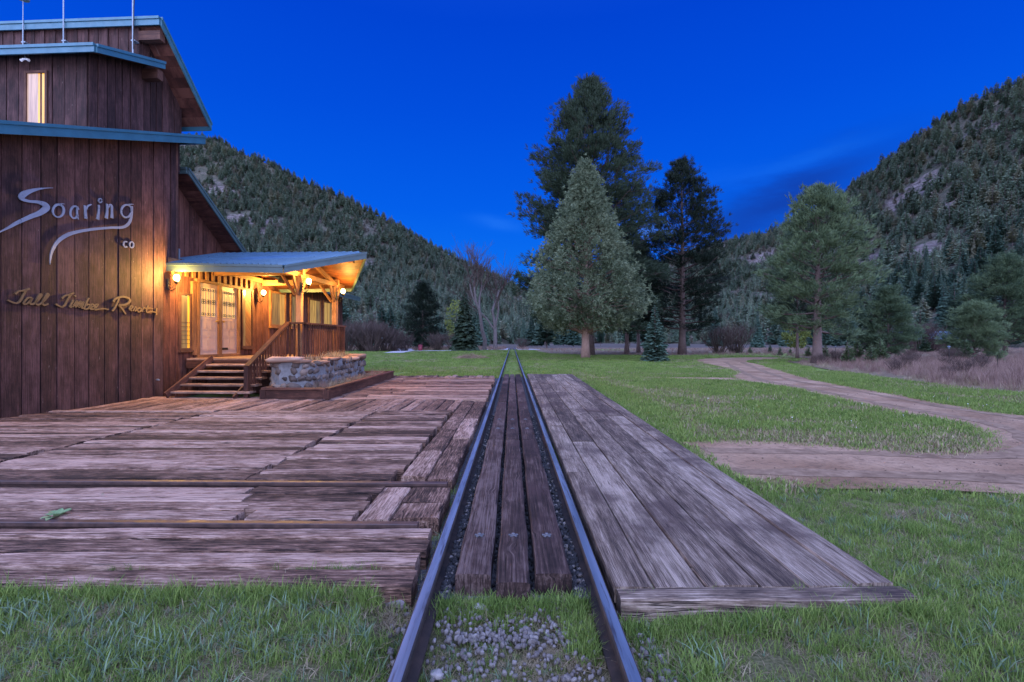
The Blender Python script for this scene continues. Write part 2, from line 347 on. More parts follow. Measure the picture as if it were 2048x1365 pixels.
M['bed_soil'] = simple_soil('planter_soil', (.06, .05, .035), (.17, .13, .09), 10)
def hill_mat():
    t = NT('hill_ground'); o = t.tc('Object'); a = t.noise(o, .03, 6, .65); b = t.noise(o, .22, 6, .7)
    g = t.mix(t.mr(b, .35, .65), (.045, .052, .034), (.115, .100, .072))
    rk = t.attr('rock').outputs['Fac']
    lay = t.noise(t.mapping(o, (.12, .12, .5)), 1.0, 6, .7)
    r = t.mix(t.mr(lay, .35, .65), (.078, .062, .056), (.225, .185, .165))
    f = t.mr(t.math('ADD', rk, t.math('MULTIPLY', t.math('SUBTRACT', b, .5), .9)), .40, .60, 0, 1, True)
    return t.bsdf(t.mix(f, g, r), .95, 0, t.math('ADD', b, lay), .9, 2.5, .1)
M['hill'] = hill_mat()

def pip(poly, x, y):
    c = False; j = len(poly) - 1
    for i in range(len(poly)):
        xi, yi = poly[i]; xj, yj = poly[j]
        if (yi > y) != (yj > y) and x < (xj - xi) * (y - yi) / (yj - yi) + xi: c = not c
        j = i
    return c
def lerp(pts, x):
    if x <= pts[0][0]: return pts[0][1]
    for (a, b), (c, d) in zip(pts, pts[1:]):
        if x <= c: return b + (d - b) * (x - a) / (c - a)
    return pts[-1][1]
def catmull(P, n=8):
    P = [np.array(p, float) for p in P]; out = []
    for i in range(len(P) - 1):
        a = P[max(i - 1, 0)]; b = P[i]; c = P[i + 1]; d = P[min(i + 2, len(P) - 1)]
        for k in range(n):
            t = k / n
            out.append(.5 * ((2 * b) + (-a + c) * t + (2 * a - 5 * b + 4 * c - d) * t * t + (-a + 3 * b - 3 * c + d) * t ** 3))
    out.append(P[-1]); return out

# scattering of countless small growth: one object, instances on points
def scatter(name, pts, rot, scl, idx, protos):
    cl = bpy.data.collections.new(name + '_kinds')
    for i, me in enumerate(protos):
        o = bpy.data.objects.new('%s_kind_%02d' % (name, i), me); cl.objects.link(o)
    me = bpy.data.meshes.new(name); n = len(pts); me.vertices.add(n); me.vertices.foreach_set('co', np.asarray(pts, 'f4').ravel())
    a = me.attributes.new('rot', 'FLOAT_VECTOR', 'POINT'); a.data.foreach_set('vector', np.asarray(rot, 'f4').ravel())
    a = me.attributes.new('scl', 'FLOAT_VECTOR', 'POINT'); a.data.foreach_set('vector', np.asarray(scl, 'f4').ravel())
    a = me.attributes.new('idx', 'INT', 'POINT'); a.data.foreach_set('value', np.asarray(idx, 'i4'))
    o = link(name, me)
    g = bpy.data.node_groups.new(name + '_nodes', 'GeometryNodeTree')
    g.interface.new_socket('Geometry', in_out='INPUT', socket_type='NodeSocketGeometry'); g.interface.new_socket('Geometry', in_out='OUTPUT', socket_type='NodeSocketGeometry')
    gi = g.nodes.new('NodeGroupInput'); go = g.nodes.new('NodeGroupOutput')
    ip = g.nodes.new('GeometryNodeInstanceOnPoints'); ci = g.nodes.new('GeometryNodeCollectionInfo')
    ci.inputs['Collection'].default_value = cl; ci.inputs['Separate Children'].default_value = True; ci.inputs['Reset Children'].default_value = True
    def na(nm, ty):
        x = g.nodes.new('GeometryNodeInputNamedAttribute'); x.data_type = ty; x.inputs[0].default_value = nm
        return [s for s in x.outputs if s.enabled][0]
    k = g.links.new
    k(gi.outputs[0], ip.inputs['Points']); k(ci.outputs[0], ip.inputs['Instance']); ip.inputs['Pick Instance'].default_value = True
    k(na('idx', 'INT'), ip.inputs['Instance Index']); k(na('rot', 'FLOAT_VECTOR'), ip.inputs['Rotation']); k(na('scl', 'FLOAT_VECTOR'), ip.inputs['Scale'])
    k(ip.outputs[0], go.inputs[0])
    md = o.modifiers.new('scatter', 'NODES'); md.node_group = g
    return o
def tuft(name, n, h, spread, w, mat, lean=.6, seed=0, seg=3):
    r = np.random.default_rng(seed); V = []; Fa = []
    for i in range(n):
        a = r.uniform(0, 6.283); d = spread * math.sqrt(r.uniform()); p = np.array([math.cos(a) * d, math.sin(a) * d, -.01])
        hh = h * r.uniform(.5, 1.15); az = r.uniform(0, 6.283); ln = lean * r.uniform(.1, 1.2); ww = w * r.uniform(.6, 1.2)
        dr = np.array([math.cos(az), math.sin(az), 0]); sd = np.array([-dr[1], dr[0], 0]); b = len(V)
        tw = r.uniform(-.6, .6); sd = sd * math.cos(tw) + dr * math.sin(tw)
        for k in range(seg + 1):
            t = k / seg; c = p + np.array([0, 0, hh * (t - .25 * ln * t * t)]) + dr * hh * ln * t * t; wk = ww * (1 - t) ** .6 * .5 + .0004
            V += [c - sd * wk, c + sd * wk]
            if k: q = b + 2 * k; Fa.append((q - 2, q - 1, q + 1, q))
    return np_mesh(name, V, Fa, mat, smooth=True)

# ------------------------------------------------------------------ ground, road, meadow
GZ = -0.15
def gz(x, y):
    z = GZ + 0.02 * mnoise.noise((x * .5, y * .5, 0)) * min(1, max(0, (abs(x) - .9) * 1.0))
    if y > 20: z += .10 * mnoise.noise((x * .05, y * .05, 3)) * min(1, (y - 20) / 30) * min(1, abs(x) / 4)
    k = lambda v, a, b: max(0.0, min(1.0, (v - a) / (b - a)))
    if x < -.6: z += .095 * k(-x, .57, .80) * (1 - k(y, 2.78, 2.95)) * k(y, 1.4, 2.3)
    elif x > .6:
        e = 2.19 + (y - 2.6) * .029
        side = k(x, e - .15, e)
        z += .095 * k(x, .75, 2.1) * k(y, 1.2, 2.3) * ((1 - k(y, 2.62, 2.8)) * (1 - side) + side) * (1 - k(y, 3.0, 4.2)) * (1 - .7 * k(x, e + .2, e + 2.2))
    d = math.hypot(x - 6.2, y - 41)
    if d < 4: z += .18 * (1 - d / 4) ** 2
    return z
ys = np.concatenate([np.arange(-6, 1, .5), np.arange(1, 7, .16), np.arange(7, 12, .5), np.geomspace(12, 260, 70), [400, 700, 1200, 2000, 3200]])
xs = np.concatenate([[-3000, -1500, -700, -350, -180], np.arange(-100, -12, 4), np.arange(-12, -4, .6), np.arange(-4, 4, .16), np.arange(4, 16, .6), np.arange(16, 100, 4), [180, 350, 700, 1500, 3000]])
V = [(x, y, gz(x, y) - (0.02 if abs(x) < .8 else 0)) for y in ys for x in xs]; nx = len(xs)
Fa = [(j * nx + i, j * nx + i + 1, (j + 1) * nx + i + 1, (j + 1) * nx + i) for j in range(len(ys) - 1) for i in range(nx - 1)]
tag(link('ground', np_mesh('ground', V, Fa, M['ground'], smooth=True)), 'green lawn ground of the valley floor', None, None, 'structure')

def sheet(name, poly, z, mat, jitter=.05, step=.35, follow=True):
    pts = []
    for (x0, y0), (x1, y1) in zip(poly, poly[1:] + poly[:1]):
        ln = math.hypot(x1 - x0, y1 - y0); st = step * max(1, math.hypot(x0, y0) / 12); n = max(1, int(ln / st))
        for k in range(n):
            t = k / n; x = x0 + (x1 - x0) * t; y = y0 + (y1 - y0) * t
            pts.append((x + jitter * mnoise.noise((x * 2.3, y * 2.3, 1)) * 2, y + jitter * mnoise.noise((x * 2.3, y * 2.3, 9)) * 2))
    from mathutils.geometry import tessellate_polygon
    tri = tessellate_polygon([[Vector((p[0], p[1], 0)) for p in pts]])
    me = bpy.data.meshes.new(name); me.from_pydata([(x, y, z) for x, y in pts], [], [tuple(t) for t in tri])
    me.materials.append(mat); me.update()
    return tag(link(name, me), None, None, None, 'structure')
def smooth_poly(P, n=5): return [tuple(q[:2]) for q in catmull(P, n)]
inner = [(2.4, 7.22), (3.4, 7.3), (4.25, 7.1), (5.0, 6.75), (5.82, 6.52), (6.7, 6.9), (7.35, 7.64), (8.0, 8.5), (8.15, 9.5), (8.1, 10.5), (8.4, 12.2), (8.85, 14.9), (8.9, 16.9), (8.7, 18.4), (9.2, 20.5), (11.0, 24), (12.3, 28), (13.4, 34), (15.0, 39.5), (18.5, 44), (24, 47)]
outer = [(26, 44), (20.0, 40), (17.5, 36), (16.2, 32), (13.4, 23.6), (11.7, 18.4), (11.0, 14.9), (10.6, 12.7), (10.3, 11.2), (10.2, 10.0), (11.2, 9.1), (16, 8.4)]
ROAD = [(2.4, 5.2)] + smooth_poly(inner) + smooth_poly(outer) + [(16, 3.6), (9, 4.25), (4.96, 4.75), (3.67, 4.92)]
ROAD[0] = (2.35, 5.1)
tag(sheet('dirt_road', ROAD, GZ + .035, M['dirt'], .07), 'brown dirt road looping round a grass island')
SPUR = [(2.8, 19.9), (6, 19.7), (8.8, 18.6), (9.1, 20.0), (6, 20.35), (2.8, 20.4)]
M['rut'] = simple_soil('rut_earth', (.135, .084, .052), (.27, .18, .115), 5)
cl_ = catmull([(2.6, 6.1), (4.4, 5.95), (6.2, 5.75), (7.6, 6.3), (8.9, 7.9), (9.35, 9.6), (9.3, 11), (9.6, 13), (10.0, 16), (10.2, 18.5), (11.6, 23), (13.8, 29), (16.2, 35.5)], 4)
for off in (-.55, .55):
    Lp, Rp = [], []
    for i, c in enumerate(cl_):
        d = cl_[min(i + 1, len(cl_) - 1)] - cl_[max(i - 1, 0)]; n_ = np.array([-d[1], d[0]]) / np.linalg.norm(d); w_ = .13 + .05 * mnoise.noise((c[0], c[1], off)); w_ *= .6 + .6 * (mnoise.noise((c[0] * .9, c[1] * .9, 3 + off)) > -.25)
        Lp.append(tuple(c + n_ * (off - w_))); Rp.append(tuple(c + n_ * (off + w_)))
    tag(sheet('wheel_rut', Lp + Rp[::-1], GZ + .0395, M['rut'], .04, .3), 'darker wheel rut worn along the dirt road')
tag(sheet('dirt_path', SPUR, GZ + .042, M['dirt'], .06), 'thin dirt path between the road and the railway')
MEADOW = [(16.0, 12.2), (14.6, 15.5), (14.9, 18.2), (16.4, 24), (18.6, 31), (20.5, 36), (27, 42), (26, 50), (16, 52), (9, 55), (5, 62), (4, 75), (4, 118), (220, 118), (220, 60), (60, 20)]
tag(sheet('meadow', MEADOW, GZ + .03, M['meadow_soil'], .3, 1.0), 'brown meadow soil under tall dry grass')
FARPATH = [(-60, 118), (-30, 112), (-20.5, 100), (-16, 80), (-14.5, 64), (-17, 64), (-19, 80), (-24.5, 100), (-33, 118)]
tag(sheet('gravel_path', FARPATH, GZ + .06, M['palegravel'], .2, 1.5), 'pale gravel path crossing the lawn beside the lodge')
CROSSROAD = [(-16, 76), (-8, 78), (-2, 92), (-1.5, 99), (-9, 84), (-16, 80)]
tag(sheet('gravel_road', CROSSROAD, GZ + .07, M['palegravel'], .2, 1.5), 'strip of pale gravel at the far edge of the lawn')
BALL = [(-.60, 2.82), (.60, 2.82), (.75, 21.0), (-.95, 21.0)]
tag(sheet('ballast_bed', BALL, GZ + .012, M['ballast'], .08), 'dark ballast under the rails')
for s in (-1, 1):
    P = [(s * .9, 88), (s * 1.4, 86), (s * 5.5, 88), (s * 4.8, 95), (s * 1.0, 108), (s * .75, 108)]
    tag(sheet('gravel_shoulder', P if s > 0 else P[::-1], GZ + .08, M['palegravel'], .1, 1.2), 'pale gravel shoulder at the far end of the track')

# ------------------------------------------------------------------ railway
def rail_profile(mb, p, q, mat=0, top=0.012):
    prof = [(-.033, top - .006), (-.026, top), (.026, top), (.033, top - .006), (.033, top - .032), (.010, top - .042), (.010, top - .115), (.055, top - .125), (.055, top - .14), (-.055, top - .14), (-.055, top - .125), (-.010, top - .115), (-.010, top - .042), (-.033, top - .032)]
    p = Vector(p); q = Vector(q); d = (q - p).normalized(); n = Vector((d.y, -d.x, 0)); k = len(prof)
    for i in range(k):
        a = prof[i]; b = prof[(i + 1) % k]
        mb.face([p + n * b[0] + Vector((0, 0, b[1])), p + n * a[0] + Vector((0, 0, a[1])), q + n * a[0] + Vector((0, 0, a[1])), q + n * b[0] + Vector((0, 0, b[1]))], mat)
    for e, rev in ((p, False), (q, True)):
        pts = [e + n * a[0] + Vector((0, 0, a[1])) for a in prof]; mb.face(pts[::-1] if rev else pts, mat)
TX = .012
trk = empty('railway_track', (TX, 2, GZ), 0, 'straight narrow gauge railway track running away to the trees', 'railway track')
for s in (-1, 1):
    for k, (y0, y1) in enumerate(((0.6, 7.05), (7.053, 16.2), (16.203, 27), (27.003, 60), (60.003, 112))):
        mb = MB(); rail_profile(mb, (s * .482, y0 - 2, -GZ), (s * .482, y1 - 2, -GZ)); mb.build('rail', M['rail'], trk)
    for yy in (7.05, 16.2):
        mb = MB(); mb.box((s * .482 - .024 * s - .012, yy - 2.3, -GZ - .10), (s * .482 - .024 * s + .012, yy - 1.7, -GZ - .045)); mb.build('joint_bar', M['rust'], trk)
xr = empty('siding_track', (-4, 4.2, 0), 0, 'rusty rails sunk in the timber deck, crossing towards the main track', 'railway track')
for yl, yr, xe, nm in ((3.69, 3.62, -.70, 'near'), (4.78, 4.66, -.62, 'far')):
    mb = MB(); rail_profile(mb, (-8 + 0, yl - 4.2 + .10, 0), (xe + 4, yr - 4.2, 0), 0, .020); mb.build('rail', M['rust'], xr)

# ------------------------------------------------------------------ timber decks
def plank(mb, ax, a0, a1, b0, b1, zt, th=.15, rnd=0.0, rough=.006, mat=0, step=.22, skew=0.0):
    """worn plank: runs along axis ax (0=x,1=y) from a0 to a1, b0..b1 across"""
    n = max(2, int((a1 - a0) / step)); ph = random.uniform(0, 100); ch = .010; rows = []
    for i in range(n + 1):
        t = i / n; a = a0 + (a1 - a0) * t
        e0 = b0 + skew * t + rough * 1.6 * mnoise.noise((a * 2.2, ph, 0)); e1 = b1 + skew * t + rough * 1.6 * mnoise.noise((a * 2.2, ph, 7))
        z0 = zt + rough * mnoise.noise((a * 1.3, ph, 3)); z1 = zt + rough * mnoise.noise((a * 1.3, ph, 5))
        aj = a + (random.uniform(-.02, .02) * rough / .006 if i in (0, n) else 0)
        prof = [(e0, zt - th), (e0, z0 - ch), (e0 + ch, z0), ((e0 + e1) / 2, (z0 + z1) / 2 + rough * .5), (e1 - ch, z1), (e1, z1 - ch), (e1, zt - th)]
        rows.append([((aj, b, z) if ax == 0 else (b, aj, z)) for b, z in prof])
    for i in range(n):
        for k in range(6):
            q = [rows[i][k], rows[i][k + 1], rows[i + 1][k + 1], rows[i + 1][k]]
            if ax == 1: q = q[::-1]
            q = q[::-1]
            mb.face(q, mat, rnd, [((p[ax]), p[1 - ax] + .6 * p[2]) for p in q])
    for rw, rev in ((rows[0], ax == 0), (rows[-1], ax == 1)):
        q = rw if not rev else rw[::-1]
        mb.face(q, mat, rnd, [(p[2] * 6, p[1 - ax]) for p in q])
rr = random.random
# left deck
LD = empty('timber_deck', (-5, 3, GZ), 0, 'wide deck of worn old railway ties in front of the lodge', 'deck')
mb = MB()
def wallx(y): return -8.94 + (y - 12.9) * math.tan(R(3))
OFF = Vector((5, -3, -GZ))
class MBo(MB):
    def build(s, *a, **k):
        s.v = [(x + 5, y - 3, z - GZ) for x, y, z in s.v]; return MB.build(s, *a, **k)
mb = MBo()
rows_near = [(2.74, 2.955), (2.985, 3.195), (3.20, 3.40), (3.405, 3.585)]
for y0, y1 in rows_near:
    plank(mb, 0, -7.0 - rr(), -3.9 + rr() * .2, y0, y1 - .022, -.006 + rr() * .008, .17, rr(), .010)
    plank(mb, 0, -3.78, -.555 - rr() * .02, y0 + .008, y1 - .018, -.006 + rr() * .008, .17, rr(), .010)
for y0, y1 in ((3.73, 3.94), (3.945, 4.15), (4.155, 4.36), (4.365, 4.58)):
    plank(mb, 0, -8.5, -2.1 - .45 * (y1 - 3.9), y0, y1 - .022, .004 + rr() * .012, .17, rr(), .013)
    plank(mb, 0, -2.07 - .45 * (y1 - 3.9), -1.22, y0, y1 - .022, .002 + rr() * .012, .17, rr(), .013)
for x0, x1, y0, y1 in ((-1.2, -.95, 3.74, 4.55), (-.94, -.575, 3.74, 4.12), (-.94, -.575, 4.14, 4.55)): plank(mb, 1, y0, y1, x0, x1, .004, .15, rr(), .008)
y = 4.86
while y < 9.6:
    w = random.uniform(.17, .24); g = random.uniform(.006, .022)
    for x0, x1 in ((wallx(y) + .03, -5.86), (-5.82, -2.67), (-2.63, -1.17)):
        j = rr() * .05
        plank(mb, 0, x0, x1 - j, y, y + w - g, random.uniform(-.012, .006), .17, rr(), .011, skew=random.uniform(-.012, .012))
    y += w
# two running planks next to the left rail
for x0, x1, cuts in ((-1.13, -.87, (4.9, 6.1, 7.6, 9.3, 11.3)), (-.855, -.60, (4.9, 6.9, 8.7, 11.3))):
    for a, b in zip(cuts, cuts[1:]): plank(mb, 1, a, b - .03, x0, x1, random.uniform(-.015, .004), .16, rr(), .014)
# strip of lengthwise boards, then the far boards
x = -8.9
while x < -1.2:
    w = random.uniform(.20, .27); plank(mb, 1, max(9.64, 9.64), 11.55, max(x, wallx(9.7) + .03), min(x + w - .02, -1.16), random.uniform(-.015, .01), .16, rr(), .012, 1); x += w
y = 11.6
while y < 18.6:
    w = random.uniform(.24, .34); c = random.uniform(-4.2, -2.6)
    xl = (wallx(y) + .05) if y < 11.95 else -4.85
    for x0, x1 in ((xl, c - .03), (c, -.64)): plank(mb, 0, x0, x1, y, y + w - random.uniform(.01, .03), random.uniform(-.015, .01), .16, rr(), .013, 1)
    y += w
x = -4.9
while x < -.75:
    w = random.uniform(.2, .3); plank(mb, 1, y + .02, y + random.uniform(.7, 1.2), x, x + w - .03, random.uniform(-.03, .0), .16, rr(), .014); x += w
mb.build('planking', [M['tie'], M['tie_warm']], LD)
# right deck
class MBr(MB):
    def build(s, *a, **k):
        s.v = [(x - .6, y - 2.6, z - GZ) for x, y, z in s.v]; return MB.build(s, *a, **k)
RD = empty('plank_deck', (.6, 2.6, GZ), 0, 'long grey plank deck lying along the right hand rail', 'deck')
mb = MBr(); edges = [.565, .80, 1.09, 1.39, 1.665, 1.945, 2.165]
for k in range(6):
    cuts = [2.74] + sorted(random.uniform(4, 18) for _ in range(3)) + [20.6]
    cuts = [[2.74, 5.1, 7.9, 12.2, 20.6], [2.74, 6.7, 11.0, 16.0, 20.6], [2.74, 8.3, 12.9, 20.6], [2.74, 6.0, 9.6, 15.2, 20.6], [2.74, 9.0, 13.5, 20.6], [2.74, 7.4, 11.8, 20.6]][k]
    for a, b in zip(cuts, cuts[1:]):
        n0, n1 = edges[k], edges[k + 1]
        # the deck widens slightly with distance
        s0 = 1 + .0125 * (a - 2.74) * (n0 - .565) / 1.5; 
        f = lambda e, yy: .565 + (e - .565) * (1 + .011 * (yy - 2.74)) + .004 * (yy - 2.74)
        m0 = len(mb.v); plank(mb, 1, a, b - .008, 0, 1, random.uniform(-.006, .006), .09, rr(), .007)
        for i in range(m0, len(mb.v)):
            px, py, pz = mb.v[i]; gap = .006
            mb.v[i] = (f(n0, py) + gap + (f(n1, py) - f(n0, py) - 2 * gap) * px, py, pz)
mb.build('planking', M['plank'], RD)
mb = MBr(); plank(mb, 0, .585, 2.185, 2.60, 2.735, -.010, .17, .3, .010); mb.build('end_beam', M['plank'], RD)
# crossing planks between the rails
CP = empty('crossing_planks', (0, 2.8, GZ), 0, 'dark bolted planks laid between the two rails', 'planks')
def cp_plank(x0, x1, y0, y1, bolts):
    mb = MB(); plank(mb, 1, y0 - 2.8, y1 - 2.8, x0, x1, -GZ - .012 + random.uniform(-.004, .004), .13, rr(), .008)
    p = mb.build('plank', M['crossing'], CP)
    for by in bolts:
        b = MB(); cx = (x0 + x1) / 2; zt = -GZ - .004
        b.lathe((cx, by - 2.8, zt), [(.012, 0), (.012, .012), (.006, .015)], 8)
        for k in range(5):
            a = k * 1.2566 + .4; b.bar((cx, by - 2.8, zt + .001), (cx + .034 * math.cos(a), by - 2.8 + .034 * math.sin(a), zt), .016, .006)
        b.build('bolt', M['bolt'], p)
for i, (x0, x1) in enumerate(((-.338, -.126), (-.088, .106), (.142, .352))):
    cp_plank(x0, x1, 2.84 - (.03 if i == 1 else -.02), 6.85, (3.45,))
    cp_plank(x0 * .97, x1 * .97, 6.87, 11.1, (7.7, 8.6))
    cp_plank(x0 * .95 + .0, x1 * .98, 11.15, 15.9, ())
    cp_plank(x0 * .95, x1 * .98, 15.95, 20.6, ())

# ------------------------------------------------------------------ the lodge (local x = out from the wall, y = along it, away)
LO = (-8.94, 12.9); A3 = R(3)
LU = (math.sin(A3), math.cos(A3)); LV = (math.cos(A3), -math.sin(A3))
def loc(X, Y): d = (X - LO[0], Y - LO[1]); return d[0] * LV[0] + d[1] * LV[1], d[0] * LU[0] + d[1] * LU[1]
def wpt(px, py, v=0.0):                       # point of the lodge's side plane x=v behind a photo point -> (y, z)
    dx = (px - CX) / F; dz = (CY - py) / F; ov, ou = loc(0, 0); dv = dx * LV[0] + LV[1]; du = dx * LU[0] + LU[1]
    t = (v - ov) / dv; return ou + du * t, CAMH + dz * t
def lw(v, u, z=0): return (LO[0] + v * LV[0] + u * LU[0], LO[1] + v * LV[1] + u * LU[1], z)
LG = empty('lodge', (LO[0], LO[1], 0), -A3, 'brown board sided lodge with stepped blue metal roofs and a lit porch', 'building')
def boards(mb, ax, a0, a1, zb, zt, plane, wid=.35, th=.03, sgn=1, batten=None, mat=0):
    """vertical boards; ax 1: wall runs along y at x=plane (faces +x); ax 0: runs along x at y=plane (faces -y)"""
    a = a0; alt = False
    while a < a1 - .02:
        w = min(random.uniform(wid * .9, wid * 1.1), a1 - a); b = a + w - .020; alt = not alt; pr = plane + sgn * (th + random.uniform(-.012, .012)); rn = rr(); tl = random.uniform(-.004, .004)
        P = lambda q, z, d: (d, q, z) if ax == 1 else (q, d, z)
        c = [P(a, zb(a), plane), P(b, zb(b), plane), P(b, zt(b), plane), P(a, zt(a), plane), P(a, zb(a), pr - tl), P(b, zb(b), pr + tl), P(b, zt(b), pr + tl), P(a, zt(a), pr - tl)]
        mb.hexa(c, 2, mat, rn)
        if batten:
            e = pr + sgn * .022; bb = .045
            c = [P(b - bb, zb(b), pr - .03 * sgn), P(b + bb, zb(b), pr - .03 * sgn), P(b + bb, zt(b), pr - .03 * sgn), P(b - bb, zt(b), pr - .03 * sgn), P(b - bb, zb(b), e), P(b + bb, zb(b), e), P(b + bb, zt(b), e), P(b - bb, zt(b), e)]
            mb.hexa(c, 2, mat, rr())
        a += w
def slab(mb, top, th, mat=0, g=0):           # top: 4 corners
    mb.hexa([(p[0], p[1], p[2] - th) for p in top] + [tuple(p) for p in top], g, mat, rr())
def fascia(mb, p, q, out, h, t=.035, lip=.055):
    p = Vector(p); q = Vector(q); o = Vector(out).normalized()
    def b(off, z0, z1, tt):
        c = [p + o * off, q + o * off, q + o * (off + tt), p + o * (off + tt)]
        mb.hexa([tuple(x + Vector((0, 0, z0))) for x in c] + [tuple(x + Vector((0, 0, z1))) for x in c], 1)
    b(.002, -h, -.02, t); b(.002, -.05, .012, t + .022)
def roof(top, outs, h=.2, th=.05, fmat='teal', ribs=None, soff='soffit'):
    """top = front-left, front-right, back-right, back-left ; outs = list of (i, j, outward)"""
    a, b, c, d = [Vector(x) for x in top]
    mb = MB(); slab(mb, top, th)
    if ribs:
        n = ribs
        for k in range(1, n):
            t = k / n; e0 = a.lerp(b, t) + Vector((0, 0, .015)); e1 = d.lerp(c, t) + Vector((0, 0, .015)); mb.bar(e0, e1, .05, .06)
    rf = mb.build('roof', M['roof'], LG)
    mb = MB(); s = [tuple(x - Vector((0, 0, th + .003))) for x in (a, b, c, d)]; n = 10
    for k in range(n):                          # soffit boards across
        t0, t1 = k / n, (k + .985) / n
        q = [Vector(s[0]).lerp(Vector(s[3]), t0), Vector(s[1]).lerp(Vector(s[2]), t0), Vector(s[1]).lerp(Vector(s[2]), t1), Vector(s[0]).lerp(Vector(s[3]), t1)]
        slab(mb, [tuple(x) for x in q], .03, 0, 0)
    mb.build('soffit', M[soff], rf)
    mb = MB()
    for i, j, o in outs: fascia(mb, top[i], top[j], o, h)
    mb.build('fascia', M[fmat], rf)
    return rf
z1 = lambda u: 5.14 + .373 * (u + 4.61)       # lowest shed roof
z2 = lambda u: 7.54 + .375 * (u + 2.83)       # middle shed roof
z3 = lambda u: 9.12 - .966 * (u + 1.29)       # steep roof falling away
z4 = lambda u: 6.12 - .69 * (u - .35)
BK = -9.0
# main side wall under the lowest roof
mb = MB(); boards(mb, 1, -6.4, -.46, lambda a: -.12, lambda a: z1(a) - .09, 0, .35); boards(mb, 1, -.45, 0.0, lambda a: 3.3, lambda a: z1(a) - .09, 0, .22); mb.build('wall', M['siding'], LG)
mb = MB(); boards(mb, 1, -.44, .06, lambda a: -.12, lambda a: 3.3, -.004, .19, .026); boards(mb, 1, .06, 4.5, lambda a: -.12, lambda a: 3.6, -.012, .2, .02); mb.build('wall', M['siding_red'], LG)['label'] = 'reddish board wall round the entrance doors'
mb = MB(); mb.box((-.05, -6.4, -.12), (-.012, 0, 4.4)); mb.box((-.06, 0, -.12), (-.03, 4.4, 3.5)); mb.build('wall_backing', M['siding'], LG)
mb = MB(); boards(mb, 0, BK, 0, lambda a: -.12, lambda a: z1(-6.4) - .1, -6.4, .35, .03, -1); mb.build('wall', M['siding'], LG)
mb = MB(); mb.box((-.12, -.06, 3.35), (.045, .02, z1(0) - .1), 2); mb.build('corner_board', M['trim'], LG)
roof([(BK, -6.9, z1(-6.9)), (.45, -6.9, z1(-6.9)), (.45, .46, z1(.46)), (BK, .46, z1(.46))], [(1, 2, (1, 0, 0)), (0, 1, (0, -1, 0)), (3, 2, (0, 1, 0))], .22, soff='siding_red')
# middle storey
mb = MB(); boards(mb, 0, BK, 0.0, lambda a: z1(-2.51) - .1, lambda a: z2(-2.51) - .08, -2.51, .25, .025, -1); mb.build('wall', M['siding'], LG)
zt23 = lambda u: (z2(u) - .08) if u < -1.2 else (z3(u) - .08)
mb = MB(); boards(mb, 1, -2.51, .2, lambda a: z1(a) - .1, zt23, 0, .2, .025); mb.build('wall', M['siding'], LG)
mb = MB(); mb.box((BK, -2.50, 5.7), (-.01, -1.21, 7.6)); mb.box((BK, -1.19, 5.9), (-.012, .15, 7.55)); mb.build('wall_backing', M['siding'], LG)
roof([(BK, -2.83, z2(-2.83)), (.45, -2.83, z2(-2.83)), (.45, -.98, z2(-.98)), (BK, -.98, z2(-.98))], [(1, 2, (1, 0, 0)), (0, 1, (0, -1, 0))], .17, soff='siding_red')
mb = MB(); mb.box((.03, -1.16, z2(-1.1) - .44), (.43, -.99, z2(-1.1) - .2), 0); mb.build('lookout_beam', M['trim'], LG)
# upper storey
mb = MB(); boards(mb, 0, BK, 0.0, lambda a: z2(-1.2) - .1, lambda a: 8.94, -1.2, .27, .02, -1, True); mb.build('wall', M['siding'], LG)
mb = MB(); mb.box((BK, -1.19, 7.9), (-.01, -1.0, 8.6)); mb.build('wall_backing', M['siding'], LG)
roof([(BK, -1.29, z3(-1.29)), (.6, -1.29, z3(-1.29)), (.6, .5, z3(.5)), (BK, .5, z3(.5))], [(1, 2, (1, 0, 0)), (0, 1, (0, -1, 0)), (3, 2, (0, 1, 0))], .19, soff='siding_red')
mb = MB(); mb.box((.03, -1.34 + .08, 8.62), (.57, -1.10, 8.84), 0); mb.build('lookout_beam', M['trim'], LG)
# rear lower roof beyond the main corner
VB = -.55
mb = MB(); boards(mb, 1, 0.0, 3.25, lambda a: 3.5, lambda a: z4(a) - .1, VB, .2, .025); mb.build('wall', M['siding_red'], LG)
mb = MB(); mb.box((-6, 0.02, 3.0), (VB - .005, 3.2, 4.4)); mb.build('wall_backing', M['siding'], LG)
roof([(-6, .35, z4(.35)), (.05, .35, z4(.35)), (.05, 3.1, z4(3.1)), (-6, 3.1, z4(3.1))], [(1, 2, (1, 0, 0)), (0, 1, (0, -1, 0)), (3, 2, (0, 1, 0))], .16, fmat='teal_dark', soff='siding_red')

